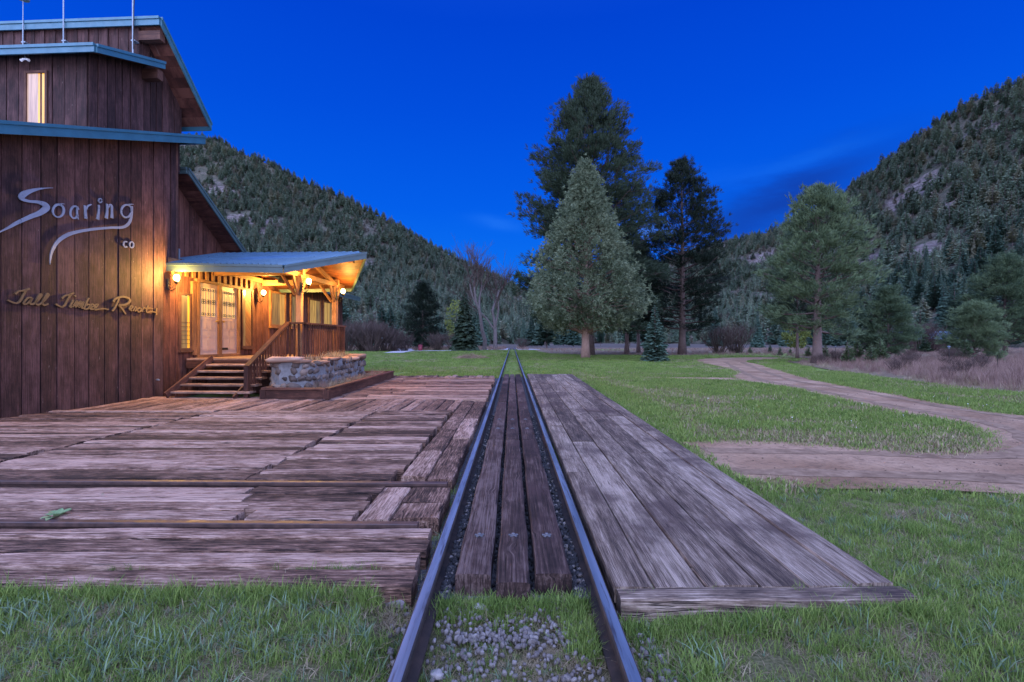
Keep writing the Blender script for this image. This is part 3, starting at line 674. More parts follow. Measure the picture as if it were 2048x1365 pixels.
# upper window with curtain
def window(u0, u1, z0, z1_, x=.03, fw=.07, mats=('pane', 'pane'), mull=None, sill=True, axis=1, plane=None, frame_mat='trim', bars=0):
    P = (lambda a, d, z: (d, a, z)) if axis == 1 else (lambda a, d, z: (a, plane - d, z))
    mb = MB(); d0, d1 = .0, x + .035
    mb.box(P(u0 - fw, d0, z0 - fw), P(u0, d1, z1_ + fw), 2); mb.box(P(u1, d0, z0 - fw), P(u1 + fw, d1, z1_ + fw), 2)
    mb.box(P(u0, d0, z1_), P(u1, d1 - .003, z1_ + fw), 1 if axis else 0); mb.box(P(u0, d0, z0 - fw), P(u1, d1 - .003, z0), 1 if axis else 0)
    w = mb.build('window', M[frame_mat], LG)
    um = u0 + (u1 - u0) * (mull or 1.0)
    mb = MB(); mb.box(P(u0, d0, z0), P(um, x + .006, z1_)); mb.build('pane', M[mats[0]], w)
    if mull:
        mb = MB(); mb.box(P(um + .002, d0, z0), P(u1, x + .004, z1_)); mb.build('pane', M[mats[1]], w)
    if bars:
        mb = MB()
        for k in range(1, bars + 1):
            z = z0 + (z1_ - z0) * .08 * k; mb.box(P(u0, x + .006, z), P(u1, x + .016, z + .012), 1)
        mb.build('glazing_bar', M['trim'], w)
    if sill:
        mb = MB(); mb.box(P(u0 - fw - .02, d0, z0 - fw - .055), P(u1 + fw + .02, d1 + .04, z0 - fw - .003), 1 if axis else 0); mb.build('sill', M[frame_mat], w)
    return w
window(-1.36, -.94, 6.0, 7.14, .03, .05, ('curtain', 'pane_gold'), .58, False, 0, -2.51)['label'] = 'narrow upper window with a sheer curtain in golden light'
# entrance: door frame, doors, sidelights
mb = MB(); 
for u0, u1 in ((.72, .81), (1.62, 1.76), (2.56, 2.66)): mb.box((.0, u0, 1.0), (.09, u1, 3.06), 2)
mb.box((.0, .66, 3.06), (.10, 2.74, 3.14), 1); mb.box((.0, .72, .93), (.10, 2.66, 1.0), 1)
mb.build('door_frame', M['post'], LG)
def door(u0, u1, knob):
    mb = MB(); mb.box((.0, u0, 1.003), (.035, u1, 3.055), 2); d = mb.build('door', M['door'], LG); w = u1 - u0
    mb = MB()
    for r0, r1, cols in ((1.12, 1.50, 2), (1.52, 1.72, 2), (1.74, 2.02, 3)):
        for k in range(cols):
            a = u0 + w * (.1 + .8 * k / cols) + .02; b = u0 + w * (.1 + .8 * (k + 1) / cols) - .02
            for (p, q) in (((a, r0), (b, r0)), ((b, r0), (b, r1)), ((b, r1), (a, r1)), ((a, r1), (a, r0))): mb.bar((.037, *p), (.037, *q), .018, .018)
            mb.box((.035, a + .03, r0 + .03), (.042, b - .03, r1 - .03), 2)
    mb.build('panel_moulding', M['door'], d)
    for k in range(3):
        a = u0 + w * (.1 + .8 * k / 3) + .025; b = u0 + w * (.1 + .8 * (k + 1) / 3) - .025
        g = MB(); g.box((.035, a, 2.10), (.041, b, 2.94)); lt = g.build('door_lite', M['lite'], d)
        o = MB(); c = (a + b) / 2; hw = (b - a) / 2
        for zc in (2.17, 2.50, 2.56, 2.87):
            for s in (-1, 1):
                o.tube([(.046, c + s * hw * .5 + math.cos(q) * hw * .42, zc + math.sin(q) * .035) for q in np.linspace(0, 6.283, 9)], .007, 4)
        o.bar((.046, c, 2.12), (.046, c, 2.92), .006, .006); o.build('leading', M['black'], lt)
    h = MB(); h.tube([(.035, knob, 1.98), (.075, knob, 1.98), (.08, knob, 1.98), (.11, knob, 1.98)], [.012, .012, .03, .025], 10); h.build('handle', M['brass'], d)
    return d
door(.815, 1.615, 1.53); d2 = door(1.765, 2.555, 1.85)
mb = MB(); mb.box((.035, 1.80, 1.12), (.05, 2.1, 1.19)); mb.build('mail_slot', M['black'], d2)
window(.12, .46, 1.20, 2.64, .03, .06, ('pane_dim', 'pane_gold'), .75, True, 1, None, 'trim', 6)
mb = MB(); mb.box((0, .53, 1.0), (.075, .715, 3.05), 2); mb.build('door_trim', M['post'], LG)
window(2.86, 3.36, 1.24, 3.06, .03, .06, ('pane_dim', 'post'), .3, True)  # wider pane takes post wood: brown reflection painted in place of glass
mb = MB()                                       # battens above the entrance
for k in range(14): mb.box((.009, -.25 + k * .27, 3.145), (.06, -.14 + k * .27, 3.42), 2)
mb.box((.0, -.3, 3.42), (.08, 4.2, 3.56), 1); mb.build('frieze', M['post'], LG)
# long wing
mb = MB(); boards(mb, 1, 4.5, 11.0, lambda a: -.12, lambda a: 3.75, -.01, .3, .02); mb.build('wall', M['siding_red'], LG)
mb = MB(); mb.box((-.05, 4.4, -.12), (-.012, 11, 3.7)); boards(mb, 0, -6, 0, lambda a: -.12, lambda a: 3.8, 11.0, .3, .02, 1); mb.build('wall_backing', M['siding'], LG)
for u0, u1, m_ in ((4.55, 5.5, ('pane_dim', 'pane')), (6.0, 6.62, ('pane_dim', 'pane')), (7.5, 8.5, ('pane', 'pane_dim')), (8.85, 9.9, ('pane', 'pane_dim'))): window(u0, u1, 2.0, 3.14, .03, .08, m_, .62, True, 1, None, 'post')
roof([(-6, 3.6, 5.6), (.8, 3.6, 3.56), (.8, 11.2, 3.56), (-6, 11.2, 5.6)], [(1, 2, (1, 0, 0)), (2, 3, (0, 1, 0))], .18, fmat='teal_dark')
# porch
PZ = .92
mb = MB()
u = .3
while u < 4.3:
    mb.box((.07, u, PZ - .045), (2.95, u + .132, PZ + random.uniform(-.002, .002)), 0, 0, rr()); u += .14
mb.build('porch_floor', M['porch'], LG)
mb = MB(); mb.box((.05, .30, PZ - .27), (2.95, .34, PZ - .048), 0); mb.box((2.91, .345, PZ - .27), (2.95, 4.3, PZ - .048), 1); mb.box((.06, .36, 0), (.16, .46, PZ - .05), 2); mb.box((2.75, .36, 0), (2.85, .46, PZ - .05), 2); mb.box((2.86, 4.1, 0), (2.95, 4.2, PZ - .05), 2)
mb.box((.1, 1.1, -.1), (2.9, 1.14, PZ - .06)); mb.build('porch_skirt', M['rail_wood'], LG)
ST = empty('steps', (0, 0, 0)); ST.parent = LG
for k in range(5):
    z = .155 * (k + 1); uf = -1.0 + .26 * k; vl = .62 + .05 * k * .9
    mb = MB(); plank(mb, 0, vl, 2.62, uf, uf + .15, z, .05, rr(), .006); plank(mb, 0, vl, 2.62, uf + .155, uf + .30, z, .05, rr(), .006); mb.build('tread', M['porch'], ST)
for vv, dv_, hh in ((.60, .2, .16), (2.30, 0, .10)): mb = MB(); mb.bar((vv, -1.1, .02 if vv > 1 else .07), (vv + dv_, .30, .80 if vv > 1 else .93), .05, hh, 0, .5); mb.build('stringer', M['rail_wood'], ST)
# stair rail and porch railing
RL = empty('railing', (0, 0, 0)); RL.parent = LG
ntop = Vector((2.42, 1.22, 1.93)); nbot = Vector((2.50, -.84, .80))
mb = MB(); mb.bar(nbot - (ntop - nbot) * .04, ntop, .13, .055, 0, .2); mb.bar((2.36, 1.25, 1.91), (2.9, 1.25, 1.91), .13, .05, 0, .3); mb.bar((2.83, 1.2, 1.91), (2.83, 4.28, 1.91), .14, .05, 0, .6); mb.build('handrail', M['rail_wood'], RL)
mb = MB(); mb.box((2.44, -.93, -.0), (2.54, -.83, .79), 2); mb.build('newel_post', M['rail_wood'], RL)
for k in range(1, 15):
    t = k / 15; p = nbot.lerp(ntop, t); zb = max(.0, -.2 + .155 * (p.y + 1.2) / .26 * .95) if p.y < .3 else PZ
    mb = MB(); mb.bar((p.x, p.y, min(zb, PZ)), (p.x, p.y, p.z - .02), .035, .045, 0, rr()); mb.build('baluster', M['rail_wood'], RL)
for k in range(4):
    mb = MB(); x = 2.45 + k * .13; mb.bar((x, 1.27, PZ - .1), (x, 1.27, 1.885), .045, .035, 0, rr()); mb.build('baluster', M['rail_wood'], RL)
for k in range(19):
    mb = MB(); y = 1.36 + k * .155; mb.bar((2.86, y, PZ - .12), (2.86, y, 1.885), .035, .042 if k < 14 else .09, 0, rr()); mb.build('baluster', M['rail_wood'], RL)
mb = MB(); mb.box((2.81, 1.27, 1.78), (2.835, 4.26, 1.87), 1); mb.build('rail_board', M['rail_wood'], RL)
for uu in (1.5, 4.0):
    mb = MB(); mb.box((2.54, uu - .075, PZ), (2.69, uu + .075, 3.42), 2, 0, rr()); p = mb.build('porch_post', M['post'], LG)
    mb = MB()
    for s in (-1, 1):
        mb.tube([(2.61, uu + s * .07, 2.75), (2.61, uu + s * .22, 3.0), (2.61, uu + s * .42, 3.36)], .05, 6)
    mb.tube([(2.5, uu, 2.75), (2.3, uu, 3.02), (2.1, uu, 3.33)], .05, 6); mb.build('brace', M['post'], p)
# porch roof: ridge runs out from the wall, prow shaped gable
eA, eB = (VB, -.42, 3.40), (2.85, .16, 3.40); rA, rB = (VB, 2.35, 4.14), (4.28, 2.35, 4.14); fA, fB = (VB, 5.2, 3.40), (2.82, 4.95, 3.40)
r1 = roof([eA, eB, rB, rA], [(0, 1, (0, -1, 0)), (1, 2, (.83, -.56, 0))], .20, .05, 'teal_dark', 22)
r2 = roof([rA, rB, fB, fA], [(1, 2, (.83, .56, 0)), (3, 2, (0, 1, 0))], .20, .05, 'teal_dark', 22)
mb = MB(); mb.bar((.05, 1.5, 3.42), (2.75, 1.5, 3.42), .12, .18); mb.bar((.05, 4.0, 3.42), (2.75, 4.0, 3.42), .12, .18); mb.bar((0, 2.38, 3.90), (3.9, 2.38, 3.93), .14, .22)
mb.bar((2.61, .5, 3.34), (2.61, 4.7, 3.34), .12, .14); mb.bar((2.61, 1.5, 3.36), (2.61, 2.38, 3.82), .1, .12); mb.bar((2.61, 4.0, 3.36), (2.61, 2.38, 3.82), .1, .12)
mb.bar((.05, .45, 3.43), (2.7, .5, 3.43), .12, .16); mb.build('porch_beam', M['post'], LG)
mb = MB(); mb.box((-.5, .06, 3.5), (.05, .085, 3.86)); mb.build('flashing', M['galv'], LG)
mb = MB(); mb.tube([(.03, -.7, .42), (.09, -.7, .42)], .02, 8); mb.lathe((.09, -.7, .40), [(.03, 0), (.03, .02)], 8); mb.build('hose_tap', M['galv'], LG)

# wall lamps
def lamp(v, u, z, wall_v, label, side, power, glass=.075):
    X, Y, Z = lw(wall_v, u, z)
    t = empty('wall_lamp', (X, Y, z), -A3, label, 'lamp', 'porch lamps')
    b = MB(); d = v - wall_v
    b.tube([(0, 0, -.02), (.0, 0, -.30)], .035, 8)
    b.tube([(.0, 0, -.26), (d * .4, 0, -.33), (d * .9, 0, -.27), (d, 0, -.14)], .012, 6)
    b.tube([(.0, 0, -.12), (d * .5, 0, -.2), (d * .75, 0, -.3), (d * .55, 0, -.36), (d * .3, 0, -.31)], .008, 5)
    for s in (-1, 1): b.tube([(.01, 0, -.2), (.05, s * .07, -.25), (.09, s * .1, -.18), (.06, s * .07, -.13)], .007, 5)
    b.lathe((d, 0, -.15), [(.02, 0), (.05, .03), (.06, .06), (.055, .07)], 12); b.build('bracket', M['black'], t)
    g = MB(); g.lathe((d, 0, -.075), [(.035, 0), (glass * .9, .04), (glass, .085), (glass * .85, .13), (.04, .165), (.002, .175)], 14); gl = g.build('lamp_globe', M['bulb'], t, True)
    ld = bpy.data.lights.new('lamp_light', 'POINT'); ld.energy = power * 5; ld.color = (1.0, .54, .12); ld.shadow_soft_size = .06
    lo = bpy.data.objects.new('lamp_light', ld); COL.objects.link(lo); lo.parent = t; lo.location = (d + .12, 0, .02)
    gl.visible_shadow = True
    return t
lamp(.27, -.33, 3.02, .03, 'wall lamp left of the doors beside the lettered wall', 1, 120)
lamp(.27, 3.66, 3.04, .03, 'wall lamp right of the doors, further along the wall', 1, 120)
lamp(2.93, 1.42, 3.13, 2.70, 'lamp on the nearer porch post', 1, 110)
lamp(2.93, 3.92, 3.10, 2.70, 'lamp on the farther porch post', 1, 32)

# roof masts and floodlight
def mast(px, base_z, top_z, label, r=.014, cap=False):
    vv = None
    dx = (px - CX) / F; ov, ou = loc(0, 0); u = -1.36; dv = dx * LV[0] + LV[1]; du = dx * LU[0] + LU[1]; t_ = (u - ou) / du; v = ov + dv * t_
    X, Y, _ = lw(v, u); t = empty('roof_mast', (X, Y, base_z), -A3, label, 'mast', 'pipes on the upper roof')
    b = MB(); b.tube([(0, 0, 0), (0, 0, (top_z - base_z) * .62), (0, 0, (top_z - base_z) * .63), (0, 0, top_z - base_z)], [r, r, r * .7, r * .6], 8); b.build('pole', M['galv'], t)
    b = MB(); b.box((-.05, .0, .5), (.05, .12, .53)); b.build('clamp', M['galv'], t)
    if cap: b = MB(); b.lathe((0, 0, top_z - base_z - .02), [(.02, 0), (.12, .03), (.13, .10), (.10, .12), (.002, .13)], 12); b.build('cap', M['galv'], t)
    return t
zb = z2(-1.36)
mast(45, zb, 9.62, 'galvanised pipe with a round cap on the upper roof', .013, True); mast(126, zb, 11, 'plain middle pipe on the upper roof')
m3 = mast(265, zb - .05, 11.5, 'thick pipe with a cable nearest the roof corner', .017)
b = MB(); b.tube([(.04, -.03, 2.6), (.03, -.04, 1.8), (.09, -.05, 1.62), (.05, -.03, 1.3), (.03, -.02, .3)], .01, 5); b.build('cable', M['black'], m3)
X, Y, Z = lw(-1.22, -2.72); t = empty('floodlight', (X, Y, z2(-2.72) - .1), -A3, 'small unlit floodlight hanging under the middle roof', 'floodlight')
b = MB(); b.tube([(0, 0, 0), (0, 0, -.12)], .008, 6); b.build('stem', M['galv'], t); b = MB(); b.tube([(-.09, 0, -.16), (-.03, 0, -.13), (.03, 0, -.13), (.09, 0, -.16)], [.03, .02, .02, .03], 8); b.build('lamp_head', M['white'], t)

# lettering: traced strokes on the wall plane
def stroke(mb, path, t0=.050, t1=.066, n=7):
    # path points: zoomed trace (zx, zy, width)
    P = []
    for zx, zy, w in path:
        px, py = zx / 4.267, 340 + zy / 4.267; u, z = wpt(px, py, .05); u2, _ = wpt(px + 1, py, .05)
        sc = math.hypot(lw(.05, u)[0], lw(.05, u)[1]); P.append((u, z, w / 4.267 * (lw(.05, u)[1]) / F))
    C = catmull(P, n) if len(P) > 2 else [np.array(p) for p in P]
    Lf, Rt = [], []
    for i, c in enumerate(C):
        d = C[min(i + 1, len(C) - 1)][:2] - C[max(i - 1, 0)][:2]
        ar = 1.9                                # the wall is seen at a slant: horizontal strokes span more of it
        nrm = np.array([-d[1], d[0]]); nrm /= (np.linalg.norm(nrm) + 1e-9)
        w = max(c[2], .004) / 2
        o = np.array([nrm[0] * w * 1.02, nrm[1] * w * .80]); Lf.append(c[:2] + o); Rt.append(c[:2] - o)
    for i in range(len(C) - 1):
        a, b, c, d = Lf[i], Rt[i], Rt[i + 1], Lf[i + 1]
        mb.face([(t1, *a), (t1, *b), (t1, *c), (t1, *d)]); mb.face([(t0, *d), (t0, *c), (t0, *b), (t0, *a)])
        mb.face([(t0, *a), (t1, *a), (t1, *d), (t0, *d)][::-1]); mb.face([(t0, *b), (t1, *b), (t1, *c), (t0, *c)])
    for i in (0, -1): mb.face([(t0, *Lf[i]), (t1, *Lf[i]), (t1, *Rt[i]), (t0, *Rt[i])])
def ell(cx, cy, rx, ry, w, a0=0, a1=360, tilt=0, n=16):
    out = []
    for k in range(n + 1):
        a = R(a0 + (a1 - a0) * k / n); x = rx * math.cos(a); y = ry * math.sin(a); ct, s_ = math.cos(R(tilt)), math.sin(R(tilt)); out.append((cx + x * ct - y * s_, cy + x * s_ + y * ct, w(k / n) if callable(w) else w))
    return out
G = empty('letter_sign', (LO[0], LO[1], 0), -A3, 'silver metal lettering with swooping tails on the brown wall', 'sign')
for strokes in (
    [[(445, 154, 3), (400, 155, 8), (330, 162, 18), (250, 182, 36), (190, 212, 50), (178, 245, 40), (240, 268, 26), (320, 276, 34), (380, 300, 58), (385, 330, 54), (330, 370, 46), (250, 402, 38), (140, 452, 30), (70, 492, 20), (0, 527, 10), (-40, 552, 3)]],
    [ell(492, 350, 46, 54, lambda t: 26 - 12 * abs(math.sin(3.14 * t)), -60, 300, 8), [(500, 292, 10), (525, 290, 8), (545, 292, 3)]],
    [ell(630, 362, 34, 52, 17, 20, 330, 8), [(655, 312, 14), (652, 350, 15), (656, 400, 14), (664, 425, 6)]],
    [[(718, 304, 20), (722, 350, 20), (728, 418, 26)], [(726, 350, 10), (740, 315, 14), (760, 300, 14), (776, 295, 6)]],
    [[(838, 300, 18), (838, 350, 17), (828, 424, 28)], ell(850, 263, 14, 17, 10, 0, 340)],
    [[(908, 290, 16), (910, 350, 20), (902, 414, 28)], [(915, 330, 10), (930, 302, 18), (946, 306, 22), (950, 350, 20), (950, 412, 26)]],
    [ell(1074, 352, 44, 54, 17, 10, 350, 10), [(1085, 298, 14), (1115, 294, 10), (1135, 295, 3)], [(1122, 310, 16), (1120, 370, 18), (1108, 430, 24), (1080, 472, 26), (1030, 492, 26), (940, 494, 24), (800, 506, 26), (650, 530, 30), (550, 566, 34), (480, 622, 28), (438, 700, 20), (424, 770, 10), (422, 808, 2)]],
    [ell(1068, 636, 18, 24, 14, 50, 310)], [ell(1119, 640, 17, 25, 13, 0, 360)]):
    mb = MB()
    for s in strokes: stroke(mb, s)
    mb.build('letter', M['lettermetal'], G)
G2 = empty('letter_sign', (LO[0], LO[1], 0), -A3, 'gold brown slanted script lettering low on the wall near the lamp', 'sign')
def letters(groups):
    for strokes in groups:
        mb = MB()
        for s in strokes: stroke(mb, [(x, y, w) for x, y, w in s], .050, .075)
        mb.build('letter', M['letterwood'], G2)
def pl(pts, w=14): return [(x, y, w) for x, y in pts]
letters([
    [pl([(122, 1062), (150, 1036), (195, 1030), (245, 1014)], 17), pl([(215, 1024), (190, 1070), (165, 1118), (135, 1138), (95, 1130), (58, 1112)], 17)],
    [pl([(262, 1092), (232, 1092), (205, 1118), (192, 1142), (215, 1146), (245, 1122), (268, 1094)], 16), pl([(268, 1092), (248, 1130), (258, 1148), (285, 1140)], 18)],
    [pl([(285, 1140), (320, 1108), (345, 1072), (335, 1062), (312, 1096), (296, 1136), (312, 1152), (338, 1144)], 16)],
    [pl([(338, 1144), (380, 1106), (405, 1070), (396, 1058), (372, 1094), (354, 1138), (370, 1156), (404, 1142)], 16)],
    [pl([(520, 1100), (545, 1076), (585, 1066), (625, 1048)], 17), pl([(598, 1062), (570, 1104), (548, 1152), (522, 1170), (495, 1162), (468, 1146)], 17)],
    [pl([(618, 1110), (600, 1146), (590, 1168), (606, 1172)], 18), pl([(628, 1082), (634, 1078), (640, 1074)], 16)],
    [pl([(610, 1172), (640, 1128), (650, 1122), (636, 1172), (668, 1130), (680, 1126), (666, 1174), (698, 1132), (704, 1134), (690, 1176), (704, 1180)], 15)],
    [pl([(750, 1092), (728, 1140), (712, 1184), (738, 1186), (760, 1160), (744, 1148), (728, 1160)], 16)],
    [pl([(762, 1180), (792, 1160), (782, 1146), (764, 1162), (760, 1186), (790, 1190)], 15)],
    [pl([(796, 1190), (808, 1152), (828, 1150), (812, 1176), (802, 1194), (840, 1188), (880, 1186), (920, 1192)], 14)],
    [pl([(1010, 1092), (992, 1140), (965, 1190), (950, 1206)], 17), pl([(960, 1128), (980, 1100), (1040, 1084), (1090, 1096), (1100, 1124), (1060, 1150), (1005, 1156)], 20), pl([(1005, 1156), (1030, 1180), (1066, 1232)], 17)],
    [pl([(1098, 1196), (1126, 1172), (1112, 1162), (1096, 1188), (1120, 1204)], 14)],
    [pl([(1128, 1204), (1150, 1172), (1158, 1190), (1142, 1208)], 14)],
    [pl([(1190, 1178), (1168, 1188), (1172, 1212), (1194, 1204), (1196, 1180)], 14)],
    [pl([(1204, 1212), (1218, 1178), (1230, 1182)], 14)],
    [pl([(1256, 1158), (1242, 1200), (1252, 1218), (1290, 1210), (1330, 1220)], 14), pl([(1224, 1184), (1262, 1180), (1300, 1186)], 10), pl([(1330, 1180), (1328, 1212), (1328, 1240)], 14)],
])

# ------------------------------------------------------------------ stone planter in front of the porch
PB = empty('planter_bed', (LO[0], LO[1], 0), -A3, 'low brown timber curb round the soil bed beside the steps', 'planter')
cA, cB, cC, cD = (3.02, -1.05), (4.60, -1.12), (4.12, 5.7), (3.0, 5.6)
for p, q, o in ((cA, cB, 0), (cB, cC, 1), (cA, (2.95, 0), 1), (cC, cD, 0)):
    mb = MB(); mb.bar((p[0], p[1], .11), (q[0], q[1], .11), .09, .22, 0, rr()); mb.bar((p[0], p[1], .245), (q[0], q[1], .245), .15, .042, 0, rr()); mb.build('curb', M['rail_wood'], PB)
mb = MB()
for c in (cA, cB): mb.box((c[0] - .07, c[1] - .065, 0), (c[0] + .07, c[1] + .07, .222), 2)
mb.build('corner_post', M['rail_wood'], PB)
mb = MB(); n = 14
for i in range(n):
    for j in range(n):
        def q(a, b):
            s, t = a / n, b / n; x = (cA[0] * (1 - s) + cB[0] * s) * (1 - t) + (cD[0] * (1 - s) + cC[0] * s) * t; y = (cA[1] * (1 - s) + cB[1] * s) * (1 - t) + (cD[1] * (1 - s) + cC[1] * s) * t
            return (x, y, .17 + .05 * mnoise.noise((x * 3, y * 3, 0)))
        mb.face([q(i, j), q(i + 1, j), q(i + 1, j + 1), q(i, j + 1)])
mb.build('soil', M['bed_soil'], PB)
SWL = empty('stone_wall', (LO[0], LO[1], 0), -A3, 'low wall of rough field stones and pale mortar below the porch railing', 'wall')
path = [(2.70, -.15), (2.85, -.50), (3.15, -.68), (3.55, -.66), (3.85, -.35), (3.86, .4), (3.74, 1.8), (3.60, 3.2), (3.46, 4.6)]
pth = [np.array(p) for p in path]; seg = [np.linalg.norm(b - a) for a, b in zip(pth, pth[1:])]; tot = sum(seg)
def along(s):
    for (a, b), l in zip(zip(pth, pth[1:]), seg):
        if s <= l or b is pth[-1]:
            d = (b - a) / l; return a + d * s, np.array([d[1], -d[0]])
        s -= l
def hgt(s): return .83 + .05 * math.sin(s * 2.1) - .06 * (.4 < s < .0)
mb = MB(); ns = 60
for i in range(ns):
    for j in range(6):
        def w(a, b, off):
            s = tot * a / ns; p, nr = along(s); z = hgt(s) * b / 6; k = off + .03 * mnoise.noise((s * 4, z * 5, 2)); return (p[0] + nr[0] * k, p[1] + nr[1] * k, z)
        mb.face([w(i, j, -.03), w(i + 1, j, -.03), w(i + 1, j + 1, -.03), w(i, j + 1, -.03)]); mb.face([w(i, j, -.42), w(i, j + 1, -.42), w(i + 1, j + 1, -.42), w(i + 1, j, -.42)])
    mb.face([w(i, 6, -.03), w(i + 1, 6, -.03), w(i + 1, 6, -.42), w(i, 6, -.42)])
mb.build('mortar', M['mortar'], SWL, True)
def blob(mb, c, ex, ey, ez, sx_, sy_, sz_, seed, rnd, nu=9, nv=6, amp=.16, pw=.55):
    """irregular stone, axes ex ey ez (unit), half sizes"""
    b = len(mb.v); ex, ey, ez = [np.array(e, float) for e in (ex, ey, ez)]; c = np.array(c, float)
    sp = lambda x: math.copysign(abs(x) ** pw, x)
    for j in range(nv + 1):
        th = math.pi * j / nv
        for i in range(nu):
            ph = 2 * math.pi * i / nu; d = (sp(math.sin(th)) * sp(math.cos(ph)), sp(math.sin(th)) * sp(math.sin(ph)), sp(math.cos(th)))
            k = 1 + amp * mnoise.noise((d[0] * 1.7 + seed, d[1] * 1.7, d[2] * 1.7 + seed * .3)) * 1.6
            mb.v.append(tuple(c + ex * d[0] * sx_ * k + ey * d[1] * sy_ * k + ez * d[2] * sz_ * k))
    for j in range(nv):
        for i in range(nu):
            i2 = (i + 1) % nu; mb.f.append((b + j * nu + i, b + (j + 1) * nu + i, b + (j + 1) * nu + i2, b + j * nu + i2)); mb.m.append(0); mb.r.append(rnd); mb.uv.append([(0, 0)] * 4)
st = []
z = .02
while z < .74:
    h = random.uniform(.12, .22); s = random.uniform(0, .06)
    while s < tot - .1:
        w = random.uniform(.13, .40); hh = min(h * random.uniform(.75, 1.05), .86 - z); p, nr = along(s + w / 2); tg = np.array([-nr[1], nr[0]])
        c = (p[0] - nr[0] * .07, p[1] - nr[1] * .07, z + hh / 2 + random.uniform(-.02, .02))
        a = random.uniform(-.5, .5); e1 = np.array([tg[0] * math.cos(a), tg[1] * math.cos(a), math.sin(a)]); e3 = np.array([-tg[0] * math.sin(a), -tg[1] * math.sin(a), math.cos(a)])
        if random.random() < .95: st.append((c, e1, (nr[0], nr[1], 0), e3, w / 2 * .95, random.uniform(.06, .12), hh / 2 * random.uniform(.8, 1.1)))
        s += w + random.uniform(-.01, .03)
    z += h
random.shuffle(st)
for i, a in enumerate(st[:100]):
    mb = MB(); blob(mb, *a, i * 3.1, rr(), 8, 6, .32, .7); mb.build('stone', M['stone'], SWL, True)
for i, (s, w, d, hh) in enumerate(((.28, .30, .26, .05), (.85, .42, .30, .075), (1.35, .26, .24, .05), (2.3, .3, .22, .05), (3.2, .34, .24, .05), (5.2, .42, .3, .07), (6.0, .45, .34, .08))):
    p, nr = along(min(s, tot - .05)); mb = MB(); blob(mb, (p[0] - nr[0] * .16, p[1] - nr[1] * .16, hgt(s) + hh * .6), (-nr[1], nr[0], 0), (nr[0], nr[1], 0), (0, 0, 1), w, d, hh, 50 + i * 2.2, rr(), 12, 6, .2, .6); mb.build('cap_stone', M['capstone'], SWL, True)

# ------------------------------------------------------------------ grass
TUFT = [tuft('tuft%d' % i, 15, (.045, .065, .085)[i], .045, .0040, M['grass'], (1.1, .8, .7)[i], i) for i in range(3)] + [tuft('tuft3', 7, .095, .05, .009, M['grass_blue'], 1.1, 11)] + [tuft('tuft4', 16, .055, .06, .0036, M['grass_dry'], 1.6, 21)]
TURF = [tuft('turf%d' % i, 30, .07, .16, .012, M['grass'], .8, 40 + i, 2) for i in range(2)] + [tuft('turf2', 26, .06, .16, .011, M['grass_dry'], 1.2, 44, 2)]
def inside_decks(x, y):
    if -12 < x < -.62 and 2.72 < y < 9.7: return True
    if -12 < x < -.62 and 9.6 < y < 19.6: return True
    if .56 < x < (2.14 + (y - 2.6) * .029) and 2.58 < y < 20.7: return True
    if abs(x) < .56 and 2.80 < y < 20.7: return True
    return False
def near_rail(x): return min(abs(x - TX - .482), abs(x - TX + .482)) < .05
P_, S_, I_ = [], [], []
def addg(x, y, s, i, dz=0): P_.append((x, y, gz(x, y) + dz)); S_.append(s); I_.append(i)
def wisp(x, y): return mnoise.noise((x * 1.3, y * 1.3, 5)) + .5 * mnoise.noise((x * 4.1, y * 4.1, 8))
for _ in range(46000):
    y = 1.2 + 4.4 * random.random() ** 1.0; x = random.uniform(-1.15, 1.15) * (y + .4)
    if inside_decks(x, y) or near_rail(x) or pip(ROAD, x, y): continue
    w = wisp(x, y)
    if abs(x) < .44 and y < 2.8:
        if 2.42 < y < 2.51 and random.random() < .8 or random.random() < .10: continue
    elif abs(x) < .8 and random.random() < .3: continue
    elif w < -.42 and random.random() < .7: continue
    br = .20 if x < 0 and y < 2.7 else .05
    i = 4 if (random.random() < (.5 if abs(x) < .44 else .20) + .5 * (w > .40)) else (3 if random.random() < br else random.randrange(3))
    s = random.uniform(.6, 1.25) * (.55 if abs(x) < .44 else 1) * (.85 + .5 * mnoise.noise((x * 3, y * 3, 2)))
    addg(x, y, s, i)
for _ in range(2600):                           # fringes along the deck edges, rails and plank ends
    c = random.random()
    if c < .30: x, y, s = random.uniform(-3.2, -.75), 2.72 - abs(random.gauss(0, .05)), 1.3
    elif c < .55: x, y, s = random.uniform(.6, 2.3), 2.57 - abs(random.gauss(0, .06)), 1.2
    elif c < .70: x, y, s = random.uniform(-.42, .42), 2.80 - abs(random.gauss(0, .08)), 1.2
    elif c < .82: x, y, s = .40 - abs(random.gauss(0, .05)), random.uniform(2.3, 2.85), 1.05
    else: y = random.uniform(2.6, 9); x = 2.19 + (y - 2.6) * .029 + abs(random.gauss(0, .06)); s = 1.2
    if near_rail(x) or pip(ROAD, x, y): continue
    addg(x, y, s * random.uniform(.7, 1.2), random.choice((0, 1, 2, 0, 1, 4)))
for x0, y0, n in ((-1.05, 2.98, 26), (-.95, 3.0, 14), (-1.25, 2.985, 16), (-2.4, 2.98, 8), (1.2, 2.70, 14), (.75, 2.69, 8), (1.95, 2.71, 22), (1.6, 2.7, 8), (-1.9, 5.15, 7), (-2.4, 6.5, 7), (-4.0, 7.4, 6), (-3.2, 6.1, 6)):
    for _ in range(n): P_.append((x0 + random.gauss(0, .10), y0 + random.gauss(0, .012), -.03)); S_.append(random.uniform(.4, .8)); I_.append(random.choice((0, 1, 2, 4)))
def rotz(n, t=.12): return np.stack([rng.uniform(-t, t, n), rng.uniform(-t, t, n), rng.uniform(0, 6.283, n)], 1)
def s3(s): s = np.asarray(s); return np.stack([s, s, s], 1)
